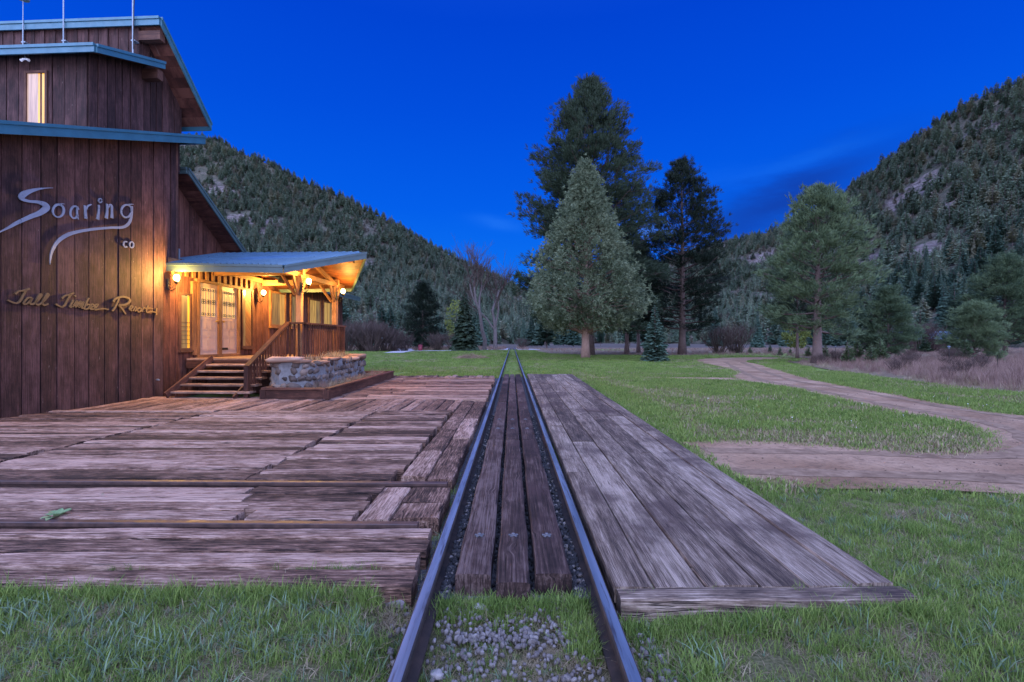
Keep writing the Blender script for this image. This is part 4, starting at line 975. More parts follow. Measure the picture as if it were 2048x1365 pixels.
o = scatter('grass', P_, rotz(len(P_)), s3(S_), I_, TUFT); tag(o, 'green grass growing round the deck and rails', None, None, 'stuff')
P_, S_, I_ = [], [], []
ISLE = [(2.4, 7.3)] + smooth_poly(inner[:14]) + [(6, 19.6), (2.9, 19.8)]
def isle_dry(x, y):
    e = 7.25 - .55 * max(0, min(1, (x - 4.2) / 1.6)) + .25
    d1 = (y - e < .75 and x > 3.0)
    t = (y - 7.4) / (19 - 7.4); d2 = abs(x - (3.1 + .5 * math.sin(t * 3) + .4 * t)) < .16
    return d1, d2
for _ in range(30000):                          # island inside the road loop and both verges
    y = 5 + 19 * random.random() ** 1.3; x = random.uniform(2.2, min(18, 1.12 * y + 1))
    if inside_decks(x, y) or pip(ROAD, x, y) or pip(SPUR, x, y) or pip(MEADOW, x, y): continue
    d1, d2 = isle_dry(x, y) if x < 9.4 else (False, False)
    dry = random.random() < (.75 if d1 else .7 if d2 else .10 + .45 * (wisp(x * .4, y * .4) > .25))
    addg(x, y, random.uniform(.8, 1.5) * (1 + .02 * y) * (1.15 if dry else 1), 2 if dry else random.randrange(2))
for _ in range(26000):                          # far lawn
    y = 20 + 64 * random.random() ** 1.4; x = random.uniform(-.62, .62) * y
    if x > 4 and pip(MEADOW, x, y) or pip(ROAD, x, y) or pip(SPUR, x, y) or near_rail(x) or pip(FARPATH, x, y) or pip(CROSSROAD, x, y): continue
    if y < 24 and x < -4 and loc(x, y)[0] < 3.5: continue
    addg(x, y, random.uniform(.7, 1.2) * (1 + .022 * y) * (.4 if abs(x) < .6 else 1), 2 if random.random() < .12 + .4 * (wisp(x * .15, y * .15) > .25) else random.randrange(2))
RP = ROAD
for i in range(len(RP)):
    (x0, y0), (x1, y1) = RP[i], RP[(i + 1) % len(RP)]
    if max(x0, x1) > 15.5 or max(y0, y1) > 30: continue
    for _ in range(int(math.hypot(x1 - x0, y1 - y0) * (26 if max(y0, y1) < 9 else 9))):
        t_ = random.random(); x = x0 + (x1 - x0) * t_ + random.gauss(0, .11); y = y0 + (y1 - y0) * t_ + random.gauss(0, .11)
        if not inside_decks(x, y): P_.append((x, y, GZ + .02)); S_.append(random.uniform(.4, 1.1)); I_.append(2 if random.random() < .35 else random.randrange(2))
o = scatter('lawn_grass', P_, rotz(len(P_)), s3(S_), I_, TURF); tag(o, 'mown lawn grass round the track and inside the road loop', None, None, 'stuff')
# meadow grass
MTUFT = [tuft('stalks%d' % i, 34, .75, .35, .016, M['meadow'], .45, 60 + i, 3) for i in range(3)] + [tuft('stalks3', 30, .5, .3, .016, M['grass_dry'], .7, 66, 3)]
P_, S_, I_ = [], [], []
for _ in range(17000):
    y = 12 + 100 * random.random() ** 1.5; x = random.uniform(3.5, min(1.2 * y + 2, 130))
    if not pip(MEADOW, x, y): continue
    edge = not pip(MEADOW, x - 1.3, y - 1.0)
    if y > 45 and x < 30 and random.random() < .35: continue
    if mnoise.noise((x * .22, y * .16, 4)) < -.45: continue
    addg(x, y, random.uniform(.3, .85) * (1 + .45 * mnoise.noise((x * .3, y * .2, 1))) * (.7 if edge else .9) * (.75 if y > 40 else 1), 3 if (edge and random.random() < .6) or random.random() < .12 else random.randrange(3))
for _ in range(2500):                           # scrubby strip at the foot of the left hill
    y = random.uniform(84, 112); x = random.uniform(-62, 3)
    if abs(x) < 1.2 or pip(FARPATH, x, y): continue
    addg(x, y, random.uniform(.5, 1.3), random.randrange(4))
o = scatter('meadow_grass', P_, rotz(len(P_)), s3(S_), I_, MTUFT); tag(o, 'tall dry purple brown grass of the meadow', None, None, 'stuff')
# dry stalks in the planter
P_, S_, I_ = [], [], []
for _ in range(150):
    t = random.random(); v = 3.95 - .2 * t + random.gauss(.15, .12); u = -.5 + 5.4 * t; X, Y, _z = lw(v, u); P_.append((X, Y, .17)); S_.append(random.uniform(.18, .42)); I_.append(3 if random.random() < .7 else 0)
for _ in range(46):
    u = random.uniform(.6, 4.4); v = 3.42 - .06 * u + random.gauss(0, .1); X, Y, _z = lw(v, u); P_.append((X, Y, .78)); S_.append(random.uniform(.3, .75)); I_.append(3)
o = scatter('dry_stalks', P_, rotz(len(P_), .25), s3(S_), I_, MTUFT); tag(o, 'dry pale stalks growing along the stone wall', None, None, 'stuff')
# ballast stones
def pebble(name, seed, mat):
    mb = MB(); blob(mb, (0, 0, 0), (1, 0, 0), (0, 1, 0), (0, 0, 1), 1, .8, .62, seed, .5, 7, 5, .3, .75)
    return np_mesh(name, mb.v, mb.f, mat)
M['dark_gravel'] = rock_mat('dark_ballast_stone', (.035, .035, .038), (.15, .145, .15), 14)
PEB = [pebble('pebble%d' % i, i * 5.3, M['gravel']) for i in range(5)] + [pebble('pebble%d' % i, i * 5.3, M['dark_gravel']) for i in range(5, 8)]
M['clod'] = rock_mat('road_clod', (.13, .09, .065), (.28, .21, .165), 14); PEB2 = [pebble('clod%d' % i, i * 4.1, M['clod']) for i in range(5)]
P_, S_, I_ = [], [], []
for _ in range(3000):
    c = random.random()
    if c < .055: x, y, s = random.uniform(-.34, .40), random.gauss(2.465, .04), random.uniform(.007, .019)
    elif c < .20: x, y, s = random.uniform(-.40, .42), random.uniform(2.1, 2.8), random.uniform(.006, .016)
    elif c < .28: x, y, s = random.choice((-1, 1, 1)) * random.uniform(.54, .72) , random.uniform(1.7, 2.7), random.uniform(.007, .020)
    else: x, y, s = random.choice((-1, 1)) * random.uniform(.365, .44), 2.8 + 7 * random.random() ** 1.6, random.uniform(.008, .02)
    if near_rail(x): continue
    P_.append((x, y, GZ + .012 + (.02 if y > 2.8 else 0) + random.uniform(0, .012))); S_.append(s); I_.append(random.randrange(5) if y < 2.8 else random.choice((5, 6, 7, 5, 6, 7, 1)))
for _ in range(500): P_.append((random.choice((-.105, .128)) + random.gauss(0, .012), 2.9 + 8 * random.random(), GZ + .03)); S_.append(random.uniform(.008, .018)); I_.append(random.choice((5, 6, 7)))
o = scatter('gravel', P_, rotz(len(P_), 3), s3(S_), I_, PEB); tag(o, 'loose grey ballast stones between the rails', None, None, 'stuff')
for i, (px, py, s, lb) in enumerate(((795, 1205, .085, 'purple grey boulder half buried beside the left rail'), (770, 1190, .05, 'small purple stone next to the boulder by the left rail'), (960, 1215, .035, 'pale stone in the grass between the rails'), (873, 1350, .032, 'pale stone at the foot of the picture between the rails'))):
    Y = 1.5 * F / (py - CY); X = (px - CX) * Y / F; mb = MB(); blob(mb, (0, 0, 0), (1, 0, 0), (0, 1, 0), (0, 0, 1), s, s * .8, s * .55, 8 + i * 3, .5, 10, 7, .25, .8); o = mb.build('rock', M['boulder'] if i < 2 else M['gravel'], None, True); o.location = (X, Y, GZ + .02); tag(o, lb, 'rock')

P_, S_, I_ = [], [], []
for _ in range(800):
    y = 4.4 + 16 * random.random() ** 1.5; x = random.uniform(2.2, 1.15 * y + 1)
    if pip(ROAD, x, y): P_.append((x, y, GZ + .038)); S_.append(random.uniform(.003, .010) * (1 + y * .05)); I_.append(random.randrange(5))
o = scatter('road_stones', P_, rotz(len(P_), 3), s3(S_), I_, PEB2); tag(o, 'small brown stones and clods strewn over the dirt road', None, None, 'stuff')
# leafy weeds
def rosette(name, n, size, loc_, label):
    mb = MB()
    for i in range(n):
        a = i * 2.4 + random.uniform(-.3, .3); el = random.uniform(.12, .85); ln = size * random.uniform(.6, 1.1); w = ln * .2; d = np.array([math.cos(a), math.sin(a), 0]); s = np.array([-d[1], d[0], 0]); rows = []
        for k in range(6):
            t = k / 5; c = d * ln * t * math.cos(el) + np.array([0, 0, 1]) * (ln * t * math.sin(el) - .25 * ln * t * t); ww = w * math.sin(math.pi * min(1, .12 + t * .88)) + .002; up = np.array([0, 0, 1]) * ww * .3
            rows.append((c - s * ww + up, c, c + s * ww + up))
        for k in range(5):
            for j in (0, 1): mb.face([rows[k][j], rows[k][j + 1], rows[k + 1][j + 1], rows[k + 1][j]])
    o = mb.build(name, M['leafplant'], None, True); o.location = loc_; tag(o, label, 'weed'); return o
rosette('weed_plant', 17, .15, (-3.56, 3.80, -.01), 'broad leaved weed sprouting beside the nearer sunken rail')
rosette('weed_plant', 7, .055, (-3.62, 4.28, 0), 'small weed in a deck crack between the sunken rails')
rosette('weed_plant', 5, .05, (-3.40, 4.74, .0), 'tiny weed at the edge of the farther sunken rail')
rosette('weed_plant', 5, .09, (-2.42, 2.45, GZ), 'young broad leaved weed in the grass below the deck')

# ------------------------------------------------------------------ trees
def tri_clumps(centers, dirs, n, ln, wd, r, flat=.5, up=.25):
    """n thin blades per clump"""
    C = np.repeat(centers, n, 0); D = np.repeat(dirs, n, 0); m = len(C)
    d = r.normal(size=(m, 3)); d /= np.linalg.norm(d, axis=1)[:, None]; d = d * flat + D + np.array([0, 0, up]); d /= np.linalg.norm(d, axis=1)[:, None]
    s = r.normal(size=(m, 3)); s -= d * (s * d).sum(1)[:, None]; s /= np.linalg.norm(s, axis=1)[:, None]
    l = ln * r.uniform(.6, 1.2, m)[:, None]; w = wd * r.uniform(.7, 1.2, m)[:, None]
    b = C + r.normal(size=(m, 3)) * ln * .18
    V = np.stack([b - s * w * .4, b + d * l * .55 - s * w, b + d * l, b + d * l * .5 + s * w], 1).reshape(-1, 3)
    return V, np.arange(m * 4).reshape(-1, 4)
def pine(name, x, y, H, prof, base, nb, label, mat, seed, trunk_r=None, clump=.42, per=9, group=None, twist=0.0, bark='bark_pine', elev=(.15, .5), nblade=9, zbase=None):
    r = np.random.default_rng(seed); t = empty(name, (x, y, zbase if zbase is not None else gz(x, y) - .05), 0, label, 'tree', group)
    tr = trunk_r or H * .013; tp = [(0, 0, 0)]; ph = r.uniform(0, 6)
    for k in range(1, 13): q = k / 12; tp.append((.02 * H * .3 * math.sin(q * 3 + ph) * q, .02 * H * .3 * math.cos(q * 2.3 + ph) * q, H * q * .98))
    mb = MB(); rad = [tr * 1.35] + [tr * (1 - .93 * (k / 12) ** .9) for k in range(1, 13)]; mb.tube(tp, rad, 10, 0, .5)
    cen, dr = [], []
    for i in range(nb):
        q = base + (1 - base) * ((i + r.uniform(0, 1)) / nb) ** .92; a = i * 2.399 + r.uniform(-.5, .5)
        Lb = lerp(prof, q) * (r.uniform(.5, 1.2) if i % 3 else r.uniform(.95, 1.22)); el = elev[0] + (elev[1] - elev[0]) * q + r.uniform(-.2, .2)
        p0 = np.array([lerp([(k / 12, tp[k][0]) for k in range(13)], q), lerp([(k / 12, tp[k][1]) for k in range(13)], q), H * q * .98])
        d = np.array([math.cos(a) * math.cos(el), math.sin(a) * math.cos(el), math.sin(el)]); pts = [p0]
        for k in range(1, 5): s_ = k / 4; pts.append(p0 + d * Lb * s_ + np.array([0, 0, Lb * (.10 * s_ * s_ - .10 * s_ * (q < .4))]) + r.normal(size=3) * Lb * .02)
        br = max(.012, tr * .32 * (1 - q) + .012)
        mb.tube(pts, [br, br * .8, br * .6, br * .4, br * .2], 4, 0, .3, False)
        npc = max(3, int(per * .55 * (Lb / prof[len(prof) // 2][1]) ** .8))
        for k in range(npc):
            s_ = 1 - .62 * (k / npc) * r.uniform(.6, 1.1); c = pts[0] + (pts[-1] - pts[0]) * s_
            sd = np.cross(d, [0, 0, 1]); sd /= np.linalg.norm(sd) + 1e-6; off = sd * r.uniform(-1, 1) * Lb * .34 * (1.15 - s_) ** .5 * (1 - .2 * s_) + np.array([0, 0, r.uniform(-.06, .12) * Lb]); c2 = c + off * 1.0
            if k % 3 == 0: mb.tube([c - d * Lb * .12, c2], [br * .35, br * .15], 3, 0, .3, False)
            cen.append(c2); v = d + off / (Lb + .01) * 1.2; dr.append(v / np.linalg.norm(v))
    mb.build('trunk', M[bark], t, True)
    # each bough tip carries several needle tufts
    cen = np.array(cen); dr = np.array(dr); k = 6; cc = np.repeat(cen, k, 0) + r.normal(size=(len(cen) * k, 3)) * clump * np.array([.78, .78, .30]); dd = np.repeat(dr, k, 0)
    V, Fq = tri_clumps(cc, dd, int(nblade * 1.7), clump * .80, clump * .045, r, .8, .45)
    link('crown', np_mesh(name + '_crown', V, Fq, M[mat]), t)
    return t
pine('pine_tree', 8.5, 53, 30.6, [(0, 5.0), (.2, 7.0), (.42, 7.2), (.6, 5.7), (.75, 4.0), (.87, 2.2), (.95, 1.0), (1, .05)], .10, 225, 'tallest dark pine, rising behind the grey green juniper', 'needle_dark', 1, .45, .62, 16, elev=(-.05, .65))
pine('pine_tree', 19.9, 56.7, 23.0, [(0, 3), (.2, 4.2), (.5, 4.9), (.75, 3.1), (.88, 1.5), (.95, .7), (1, .05)], .12, 140, 'second tall dark pine, standing alone right of the tallest one', 'needle_dark', 2, .42, .56, 12, elev=(.0, .6))
pine('pine_tree', 21.4, 34, 12.4, [(0, 2.1), (.25, 2.6), (.42, 3.15), (.65, 2.6), (.85, 1.5), (1, .2)], .19, 84, 'broad full pine at the meadow edge beside the road', 'needle_mid', 3, .34, .46, 13, elev=(-.05, .65), nblade=10)
pine('pine_tree', 31.8, 41, 6.1, [(0, 1.6), (.2, 2.1), (.5, 1.8), (.8, .9), (1, .2)], .06, 80, 'young bushy pine in the meadow right of the broad pine', 'needle_mid', 4, .12, .36, 14)
pine('pine_tree', 41.0, 43, 4.9, [(0, 1.7), (.2, 2.2), (.5, 1.9), (.8, 1.0), (1, .2)], .08, 70, 'rounded young pine in the meadow near the right edge', 'needle_mid', 5, .11, .36, 14)
pine('pine_tree', 61, 60, 12.2, [(0, 3.2), (.3, 3.9), (.6, 3.0), (.85, 1.6), (1, .3)], .1, 110, 'large pine at the right edge in front of the hill', 'needle_mid', 6, .25, .55, 13)
pine('pine_tree', 25.3, 43, 8.5, [(0, 1.7), (.4, 2.2), (.7, 1.8), (1, .3)], .28, 70, 'thin stemmed pine partly behind the broad pine', 'needle_dark', 7, .14, .42, 11)
pine('pine_tree', 14.2, 60, 16, [(0, 2.2), (.4, 3.4), (.7, 2.6), (1, .3)], .18, 90, 'pine with a bare lower stem right of the juniper', 'needle_dark', 8, .28, .55, 11)
pine('pine_tree', 17.2, 66, 15, [(0, 2.4), (.4, 3.4), (.7, 2.4), (1, .3)], .2, 80, 'slim pine between the juniper and the second tall pine', 'needle_dark', 9, .26, .55, 10)
pine('pine_tree', -16.6, 90, 12.6, [(0, 3.2), (.2, 3.6), (.5, 2.9), (.8, 1.5), (1, .2)], .03, 130, 'broad dark pine behind the lawn left of the red bin', 'needle_dark', 10, .2, .55, 11, elev=(-.1, .4))
def juniper():
    r = np.random.default_rng(33); x, y, H = 6.2, 41, 16.2; t = empty('juniper_tree', (x, y, gz(x, y) - .05), 0, 'pale grey green conical juniper with a reddish trunk beside the track', 'tree')
    prof = [(0, 1.3), (.16, 2.6), (.22, 4.0), (.30, 4.4), (.42, 4.0), (.58, 3.0), (.75, 1.85), (.90, .75), (1, .1)]
    mb = MB(); mb.tube([(0, 0, 0), (.02, 0, 1.2), (.0, .05, 2.6), (.05, 0, 7), (0, 0, 15)], [.42, .33, .30, .18, .03], 10, 0, .5)
    C, D = [], []
    for i in range(2700):
        q = .165 + .83 * (r.uniform()) ** 1.25; a = r.uniform(0, 6.283)
        lob = 1 + .13 * math.sin(a * 3 + q * 9) + .13 * math.sin(a * 7 + q * 23) + .34 * mnoise.noise((math.cos(a) * 2.2, math.sin(a) * 2.2, q * 8))
        k = r.uniform(.55, 1.0) ** .5; rr_ = lerp(prof, q) * lob * k; p = np.array([math.cos(a) * rr_, math.sin(a) * rr_, H * q + .25 * math.sin(i)])
        d = np.array([math.cos(a), math.sin(a), .35]); d /= np.linalg.norm(d); C.append(p); D.append(d)
        if i % 12 == 0: mb.tube([(0, 0, p[2] * .85 - .2), tuple(p * np.array([.5, .5, .95])), tuple(p)], [.06, .04, .01], 4, 0, .3, False)
    mb.build('trunk', M['bark_red'], t, True); C = np.array(C); D = np.array(D); k = 5
    cc = np.repeat(C, k, 0) + r.normal(size=(len(C) * k, 3)) * .26; V, Fq = tri_clumps(cc, np.repeat(D, k, 0), 11, .27, .032, r, .8, -.1)
    link('crown', np_mesh('juniper_crown', V, Fq, M['juniper']), t)
juniper()
def spruce_mesh(name, H, Rb, layers, mats, seed, dens=1.0, droop=.25, base=.03, shape=1.0, blade=.0, trunk=.02):
    r = np.random.default_rng(seed); V, Fq, mi = [], [], []
    n = 6; b0 = len(V)
    for z, rad in ((0, H * trunk), (H * .5, H * trunk * .55), (H * .97, H * .003)):
        for k in range(n): V.append((math.cos(k * 6.283 / n) * rad, math.sin(k * 6.283 / n) * rad, z))
    for j in range(2):
        for k in range(n): Fq.append((j * n + k, j * n + (k + 1) % n, (j + 1) * n + (k + 1) % n, (j + 1) * n + k)); mi.append(1)
    for i in range(layers):
        q = base + (1 - base) * i / layers; Rr = Rb * (1 - q) ** shape * r.uniform(.8, 1.12) + .02 * H * .3; nb = max(4, int(dens * (5 + 9 * (1 - q))))
        for k in range(nb):
            a = r.uniform(0, 6.283); Lb = Rr * r.uniform(.65, 1.15); d = np.array([math.cos(a), math.sin(a), 0]); s = np.array([-d[1], d[0], 0]); z0 = H * q + r.uniform(-.5, .5) * H / layers; w = Lb * r.uniform(.16, .28) + .008 * H
            # bough as three ragged fronds
            for f in range(3):
                f0 = (.15, .42, .68)[f]; f1 = (.62, .85, 1.05)[f]; sd = r.uniform(-.35, .35); dd = d + s * sd
                c0 = dd * Lb * f0 + np.array([0, 0, z0 - droop * Lb * f0 * f0 + .1 * Lb * f0]); c1 = dd * Lb * f1 + np.array([0, 0, z0 - droop * Lb * f1 * f1 + .1 * Lb * f1]); th = np.array([0, 0, .35 * w])
                for sg in (-1, 1):
                    b = len(V); V += [c0 - th * .3, (c0 + c1) / 2 + s * sg * w * r.uniform(.6, 1.2) - th * r.uniform(.2, 1.6), c1 - th * r.uniform(0, .8), (c0 + c1) / 2 + th]
                    Fq.append((b, b + 1, b + 2, b + 3)); mi.append(0)
    return np_mesh(name, np.array(V), Fq, mats, mi)
def split_tree(name, me_fn, loc_, label, cat='tree', group=None, crownmat=None, bark='bark_pine', H=10, **k):
    t = empty(name, loc_, random.uniform(0, 6), label, cat, group)
    me = me_fn; o = link('crown', me, t)
    mb = MB(); mb.tube([(0, 0, -.1), (0, 0, H * .5), (0, 0, H * .97)], [H * .022, H * .013, H * .003], 7, 0, .4); mb.build('trunk', M[bark], t, True)
    return t
split_tree('spruce_tree', spruce_mesh('spruce_a', 4.4, 1.15, 30, [M['needle_blue'], M['bark_pine']], 5, 1.9, .15, .02, .8), (10.9, 37, GZ), 'small dense spruce standing on the lawn right of the juniper', H=4.4)
split_tree('spruce_tree', spruce_mesh('spruce_b', 10.6, 2.3, 34, [M['needle_dark'], M['bark_pine']], 6, 1.7, .35, .02, .8), (-7.8, 80, GZ), 'dark spruce at the lawn edge left of the bare cottonwoods', H=10.6)
# bare cottonwoods
def bare_tree(name, x, y, H, seed, label, lean=.12):
    r = random.Random(seed); t = empty(name, (x, y, gz(x, y) - .1), 0, label, 'tree', 'bare trees left of the track'); tr = MB(); tw = MB()
    def grow(p, d, ln, rad, dep):
        pts = [p]; n = 4
        for k in range(n):
            d = (d + Vector((r.gauss(0, .13), r.gauss(0, .13), r.gauss(.05, .10)))).normalized(); pts.append(pts[-1] + d * ln / n)
        (tr if dep < 2 else tw).tube(pts, [rad * (1 - .45 * k / n) for k in range(n + 1)], 7 if dep < 2 else 3, 0, .5, False)
        if dep >= 5: return
        for k in range((3, 4, 4, 4, 3)[dep]):
            q = pts[r.randint(2, n)] if k else pts[-1]; a = r.uniform(0, 6.283); sp = r.uniform(.35, .75)
            ax = Vector((math.cos(a), math.sin(a), 0)); nd = (d + ax * sp + Vector((0, 0, .12))).normalized(); grow(q, nd, ln * r.uniform(.55, .78), max(.014, rad * r.uniform(.42, .6)), dep + 1)
    grow(Vector((0, 0, 0)), Vector((lean, 0, 1)).normalized(), H * .36, H * .020, 0)
    tr.build('trunk', M['bark_grey'], t, True); tw.build('branches', M['twig'], t, True)
bare_tree('bare_tree', -4.9, 86, 21, 5, 'pale bare cottonwood left of the track, the one on the left', .24)
bare_tree('bare_tree', -3.1, 89, 21, 12, 'darker bare cottonwood leaning right, nearer the track', .22)
# bare shrubs and leafy bushes
def shrub_mesh(name, H, n, seed, mats, leaf=0):
    r = random.Random(seed); mb = MB()
    for i in range(n):
        a = r.uniform(0, 6.283); p = Vector((math.cos(a), math.sin(a), 0)) * r.uniform(0, .15 * H); d = Vector((math.cos(a) * r.uniform(.1, .7), math.sin(a) * r.uniform(.1, .7), 1)).normalized(); pts = [p]
        for k in range(3): d = (d + Vector((r.gauss(0, .15), r.gauss(0, .15), .02))).normalized(); pts.append(pts[-1] + d * H * r.uniform(.22, .34))
        mb.tube(pts, [.02 * H * .5, .008 * H, .005 * H, .002 * H], 3, 0, .5, False)
        for k in range(7):
            q = pts[r.randint(1, 2)].lerp(pts[-1], r.random()); a2 = r.uniform(0, 6.283); e = Vector((math.cos(a2) * .6, math.sin(a2) * .6, .8)); mb.tube([q, q + e * H * .12, q + e * H * .2 + Vector((0, 0, .03 * H))], [.004 * H, .003 * H, .0012 * H], 3, 0, .3, False)
    return np_mesh_from_mb(name, mb, mats)
def np_mesh_from_mb(name, mb, mats):
    me = bpy.data.meshes.new(name); me.from_pydata(mb.v, [], mb.f)
    for m in mats: me.materials.append(m)
    me.update(); return me
SHR = [shrub_mesh('bare_shrub_%d' % i, 4.2, 60, 70 + i, [M['twig']]) for i in range(3)]
k = 0
for x, y, s in ((-25, 74, 1.0), (-23, 75, 1.2), (-21.4, 74, 1.15), (-20, 76, 1.1), (-18.6, 77, .9), (-27, 76, 1.25), (-24, 79, 1.35), (-17.5, 79, .7), (-29, 78, 1.2), (26.5, 62, .9), (29, 63, 1.0), (60, 72, 1.1), (64, 74, 1.0), (52, 70, .8), (2.2, 100, .6), (-10.5, 86, .8), (-13, 84, .8), (19, 24, .18), (22, 27, .22), (24, 25, .2), (27, 33, .26), (30, 31, .2), (26, 29, .17), (33, 36, .25), (21, 33, .2), (36, 40, .3), (18, 20, .15), (20.5, 22, .2), (31, 27, .22), (24, 36, .24), (34, 31, .26)):
    o = link('bare_shrub', SHR[k % 3]); o.location = (x, y, GZ - .05); o.scale = (s * 1.15, s * 1.15, s); o.rotation_euler = (0, 0, k * 1.3); k += 1
    tag(o, *(('leafless purple grey shrub beyond the lawn', 'shrub', 'bare shrubs beyond the lawn') if s > .4 else ('low leafless twig bush in the dry meadow', 'shrub', 'low twig bushes in the meadow')))
def leaf_bush(name, x, y, z, Rx, Rz, seed, label, mat='leaf_yellow'):
    r = np.random.default_rng(seed); C = r.normal(size=(260, 3)); C /= np.linalg.norm(C, axis=1)[:, None]; C *= (r.uniform(.3, 1, 260) ** .5)[:, None] * np.array([Rx, Rx, Rz]); C[:, 2] += Rz * 1.2
    V, Fq = tri_clumps(C, r.normal(size=C.shape) * .5, 8, .35, .09, r, 1, 0); t = empty(name, (x, y, z), 0, label, 'tree'); link('crown', np_mesh(name, V, Fq, M[mat]), t)
    mb = MB(); mb.tube([(0, 0, -.2), (.1, 0, Rz * .6), (.3, .1, Rz * 1.6)], [.16, .12, .03], 6); mb.build('trunk', M['bark_grey'], t)
leaf_bush('leafy_tree', -11.5, 98, GZ, 2.2, 4.6, 3, 'fresh yellow green tree left of the bare cottonwoods')
leaf_bush('leafy_tree', 44, 75, GZ, 2.0, 2.2, 4, 'fresh yellow green tree in the shade right of the broad pine')
# saplings in the meadow
SAP = [spruce_mesh('sapling_%d' % i, 1.7, .6, 14, [M['needle_mid'], M['bark_pine']], 90 + i, 1.1, -.3, .05, .7) for i in range(3)]
for k, (px, py, s) in enumerate(((1697, 728, .9), (1742, 728, .85), (1760, 722, 1.15), (1560, 712, .6), (1580, 711, .5), (1616, 714, .7), (1650, 720, .8), (1480, 706, .7), (1500, 708, .6), (1540, 706, .7), (1905, 716, 1.0), (1930, 720, 1.1), (1985, 716, 1.0), (2000, 728, .6), (1850, 706, 1.6), (1836, 704, 1.5), (1715, 720, 1.1), (1790, 704, 1.2))):
    Y = 1.52 * F / (py - CY); X = (px - CX) * Y / F; o = link('pine_sapling', SAP[k % 3]); o.location = (X, Y, GZ); o.scale = (s, s, s); o.rotation_euler = (0, 0, k * 1.7)
    tag(o, 'young pine sapling growing in the dry meadow', 'sapling', 'pine saplings in the meadow')

# ------------------------------------------------------------------ hills and their forest
class Hill:
    def __init__(s, ridge, zb, zr, p=.92, seed=0, drop=12, rk=.3): s.rk, s.ridge, s.zb, s.zr, s.p, s.seed, s.drop = rk, ridge, zb, zr, p, seed, drop
    patches = ()
    def pos(s, x, t):
        b, r = lerp(s.zb, x), lerp(s.zr, x); Z = b + (r - b) * t; yr = lerp(s.ridge, x) + s.drop; y = 689 + (yr - 689) * min(t, 1) ** s.p
        X = (x - CX) * Z / F; h = CAMH + (CY - y) * Z / F
        h += min(1, t * 4) * min(1, max(0, (1.02 - t) * 4)) * (7 * mnoise.noise((X * .012, Z * .012, s.seed)) + 3.0 * mnoise.noise((X * .04, Z * .04, s.seed + 4)))
        if t > 1: h -= (t - 1) * (r - b) * .6
        if t <= 0: h = GZ - .3
        return X, Z, h
    def rock(s, X, Z, h, t):
        px = CX + X * F / Z; best = 0
        for cx_, ct, rx_, rt in s.patches:
            d = math.hypot((px - cx_) / rx_, (t - ct) / rt); best = max(best, 1.0 - d)
        if best > 0: best += .9 * mnoise.noise((X * .03, Z * .02, h * .03 + s.seed + 9))
        v = mnoise.noise((X * .011, Z * .006, h * .012 + s.seed)) + .45 * mnoise.noise((X * .035, Z * .02, h * .04 + s.seed))
        return max(0, min(1, max((v - s.rk) * 1.9, best)))
    def mesh(s, name, x0, x1, nx=110, nt=56):
        V, Fa, A = [], [], []; ts = list(np.linspace(0, 1, nt)) + [1.1, 1.35]
        for t in ts:
            for i in range(nx + 1):
                X, Z, h = s.pos(x0 + (x1 - x0) * i / nx, t); V.append((X, Z, h)); A.append(s.rock(X, Z, h, t))
        for j in range(len(ts) - 1):
            for i in range(nx): q = j * (nx + 1) + i; Fa.append((q, q + 1, q + nx + 2, q + nx + 1))
        me = np_mesh(name, V, Fa, M['hill'], smooth=True); a = me.attributes.new('rock', 'FLOAT', 'POINT'); a.data.foreach_set('value', A)
        return link(name, me)
HL = Hill([(-900, 60), (-300, 120), (100, 190), (300, 238), (365, 262), (430, 268), (480, 294), (550, 322), (600, 350), (700, 392), (800, 444), (870, 486), (930, 516), (1000, 548), (1060, 580), (1120, 625), (1180, 676)],
          [(-900, 130), (350, 190), (700, 210), (900, 240), (1000, 280), (1180, 400)], [(-900, 420), (365, 620), (700, 560), (1000, 560), (1180, 560)], .95, 2, 12, .34)
HR = Hill([(1080, 676), (1150, 640), (1230, 575), (1280, 535), (1360, 500), (1440, 472), (1500, 462), (1560, 448), (1640, 408), (1700, 366), (1750, 326), (1800, 290), (1850, 252), (1900, 222), (1960, 186), (2048, 154), (2300, 70), (2700, 20)],
          [(1080, 500), (1440, 300), (1640, 200), (1850, 150), (2048, 125), (2700, 95)], [(1080, 800), (1440, 800), (1640, 600), (1800, 520), (2048, 430), (2700, 320)], .95, 9, 12, .20)
HM = Hill([(700, 640), (900, 600), (1030, 588), (1120, 570), (1250, 560), (1400, 590), (1500, 650)], [(700, 800), (1500, 800)], [(700, 1500), (1500, 1500)], .9, 5, 4)
HR.patches = ((1840, .70, 95, .11), (1950, .88, 110, .06), (1735, .50, 60, .10), (1870, .40, 70, .07), (1975, .24, 60, .06), (1530, .78, 60, .10), (1640, .60, 35, .08), (1900, .58, 50, .05))
HL.patches = ((430, .78, 75, .08), (520, .62, 45, .07), (745, .62, 45, .07), (870, .52, 55, .08), (600, .42, 35, .05), (940, .60, 30, .06))
tag(HL.mesh('hill', -900, 1190), 'forested hill on the left behind the lodge', None, None, 'structure')
tag(HR.mesh('hill', 1070, 2700), 'steep rocky forested hill on the right', None, None, 'structure')
tag(HM.mesh('hill', 690, 1510, 60, 24), 'distant wooded ridge closing the valley', None, None, 'structure')
FM = [M['forest'], M['forest_bark']]
CON = [spruce_mesh('hill_conifer_%d' % i, 14, (2.6, 3.0, 2.4, 4.0, 3.4, 3.8)[i], (20, 18, 20, 13, 15, 12)[i], FM, 200 + i, (1.3, 1.2, 1.3, 1.1, 1.2, 1.0)[i], (.35, .25, .4, .0, .1, -.1)[i], (.08, .12, .06, .22, .25, .3)[i], (.9, .8, 1.0, .55, .6, .5)[i], 0, .012) for i in range(6)]
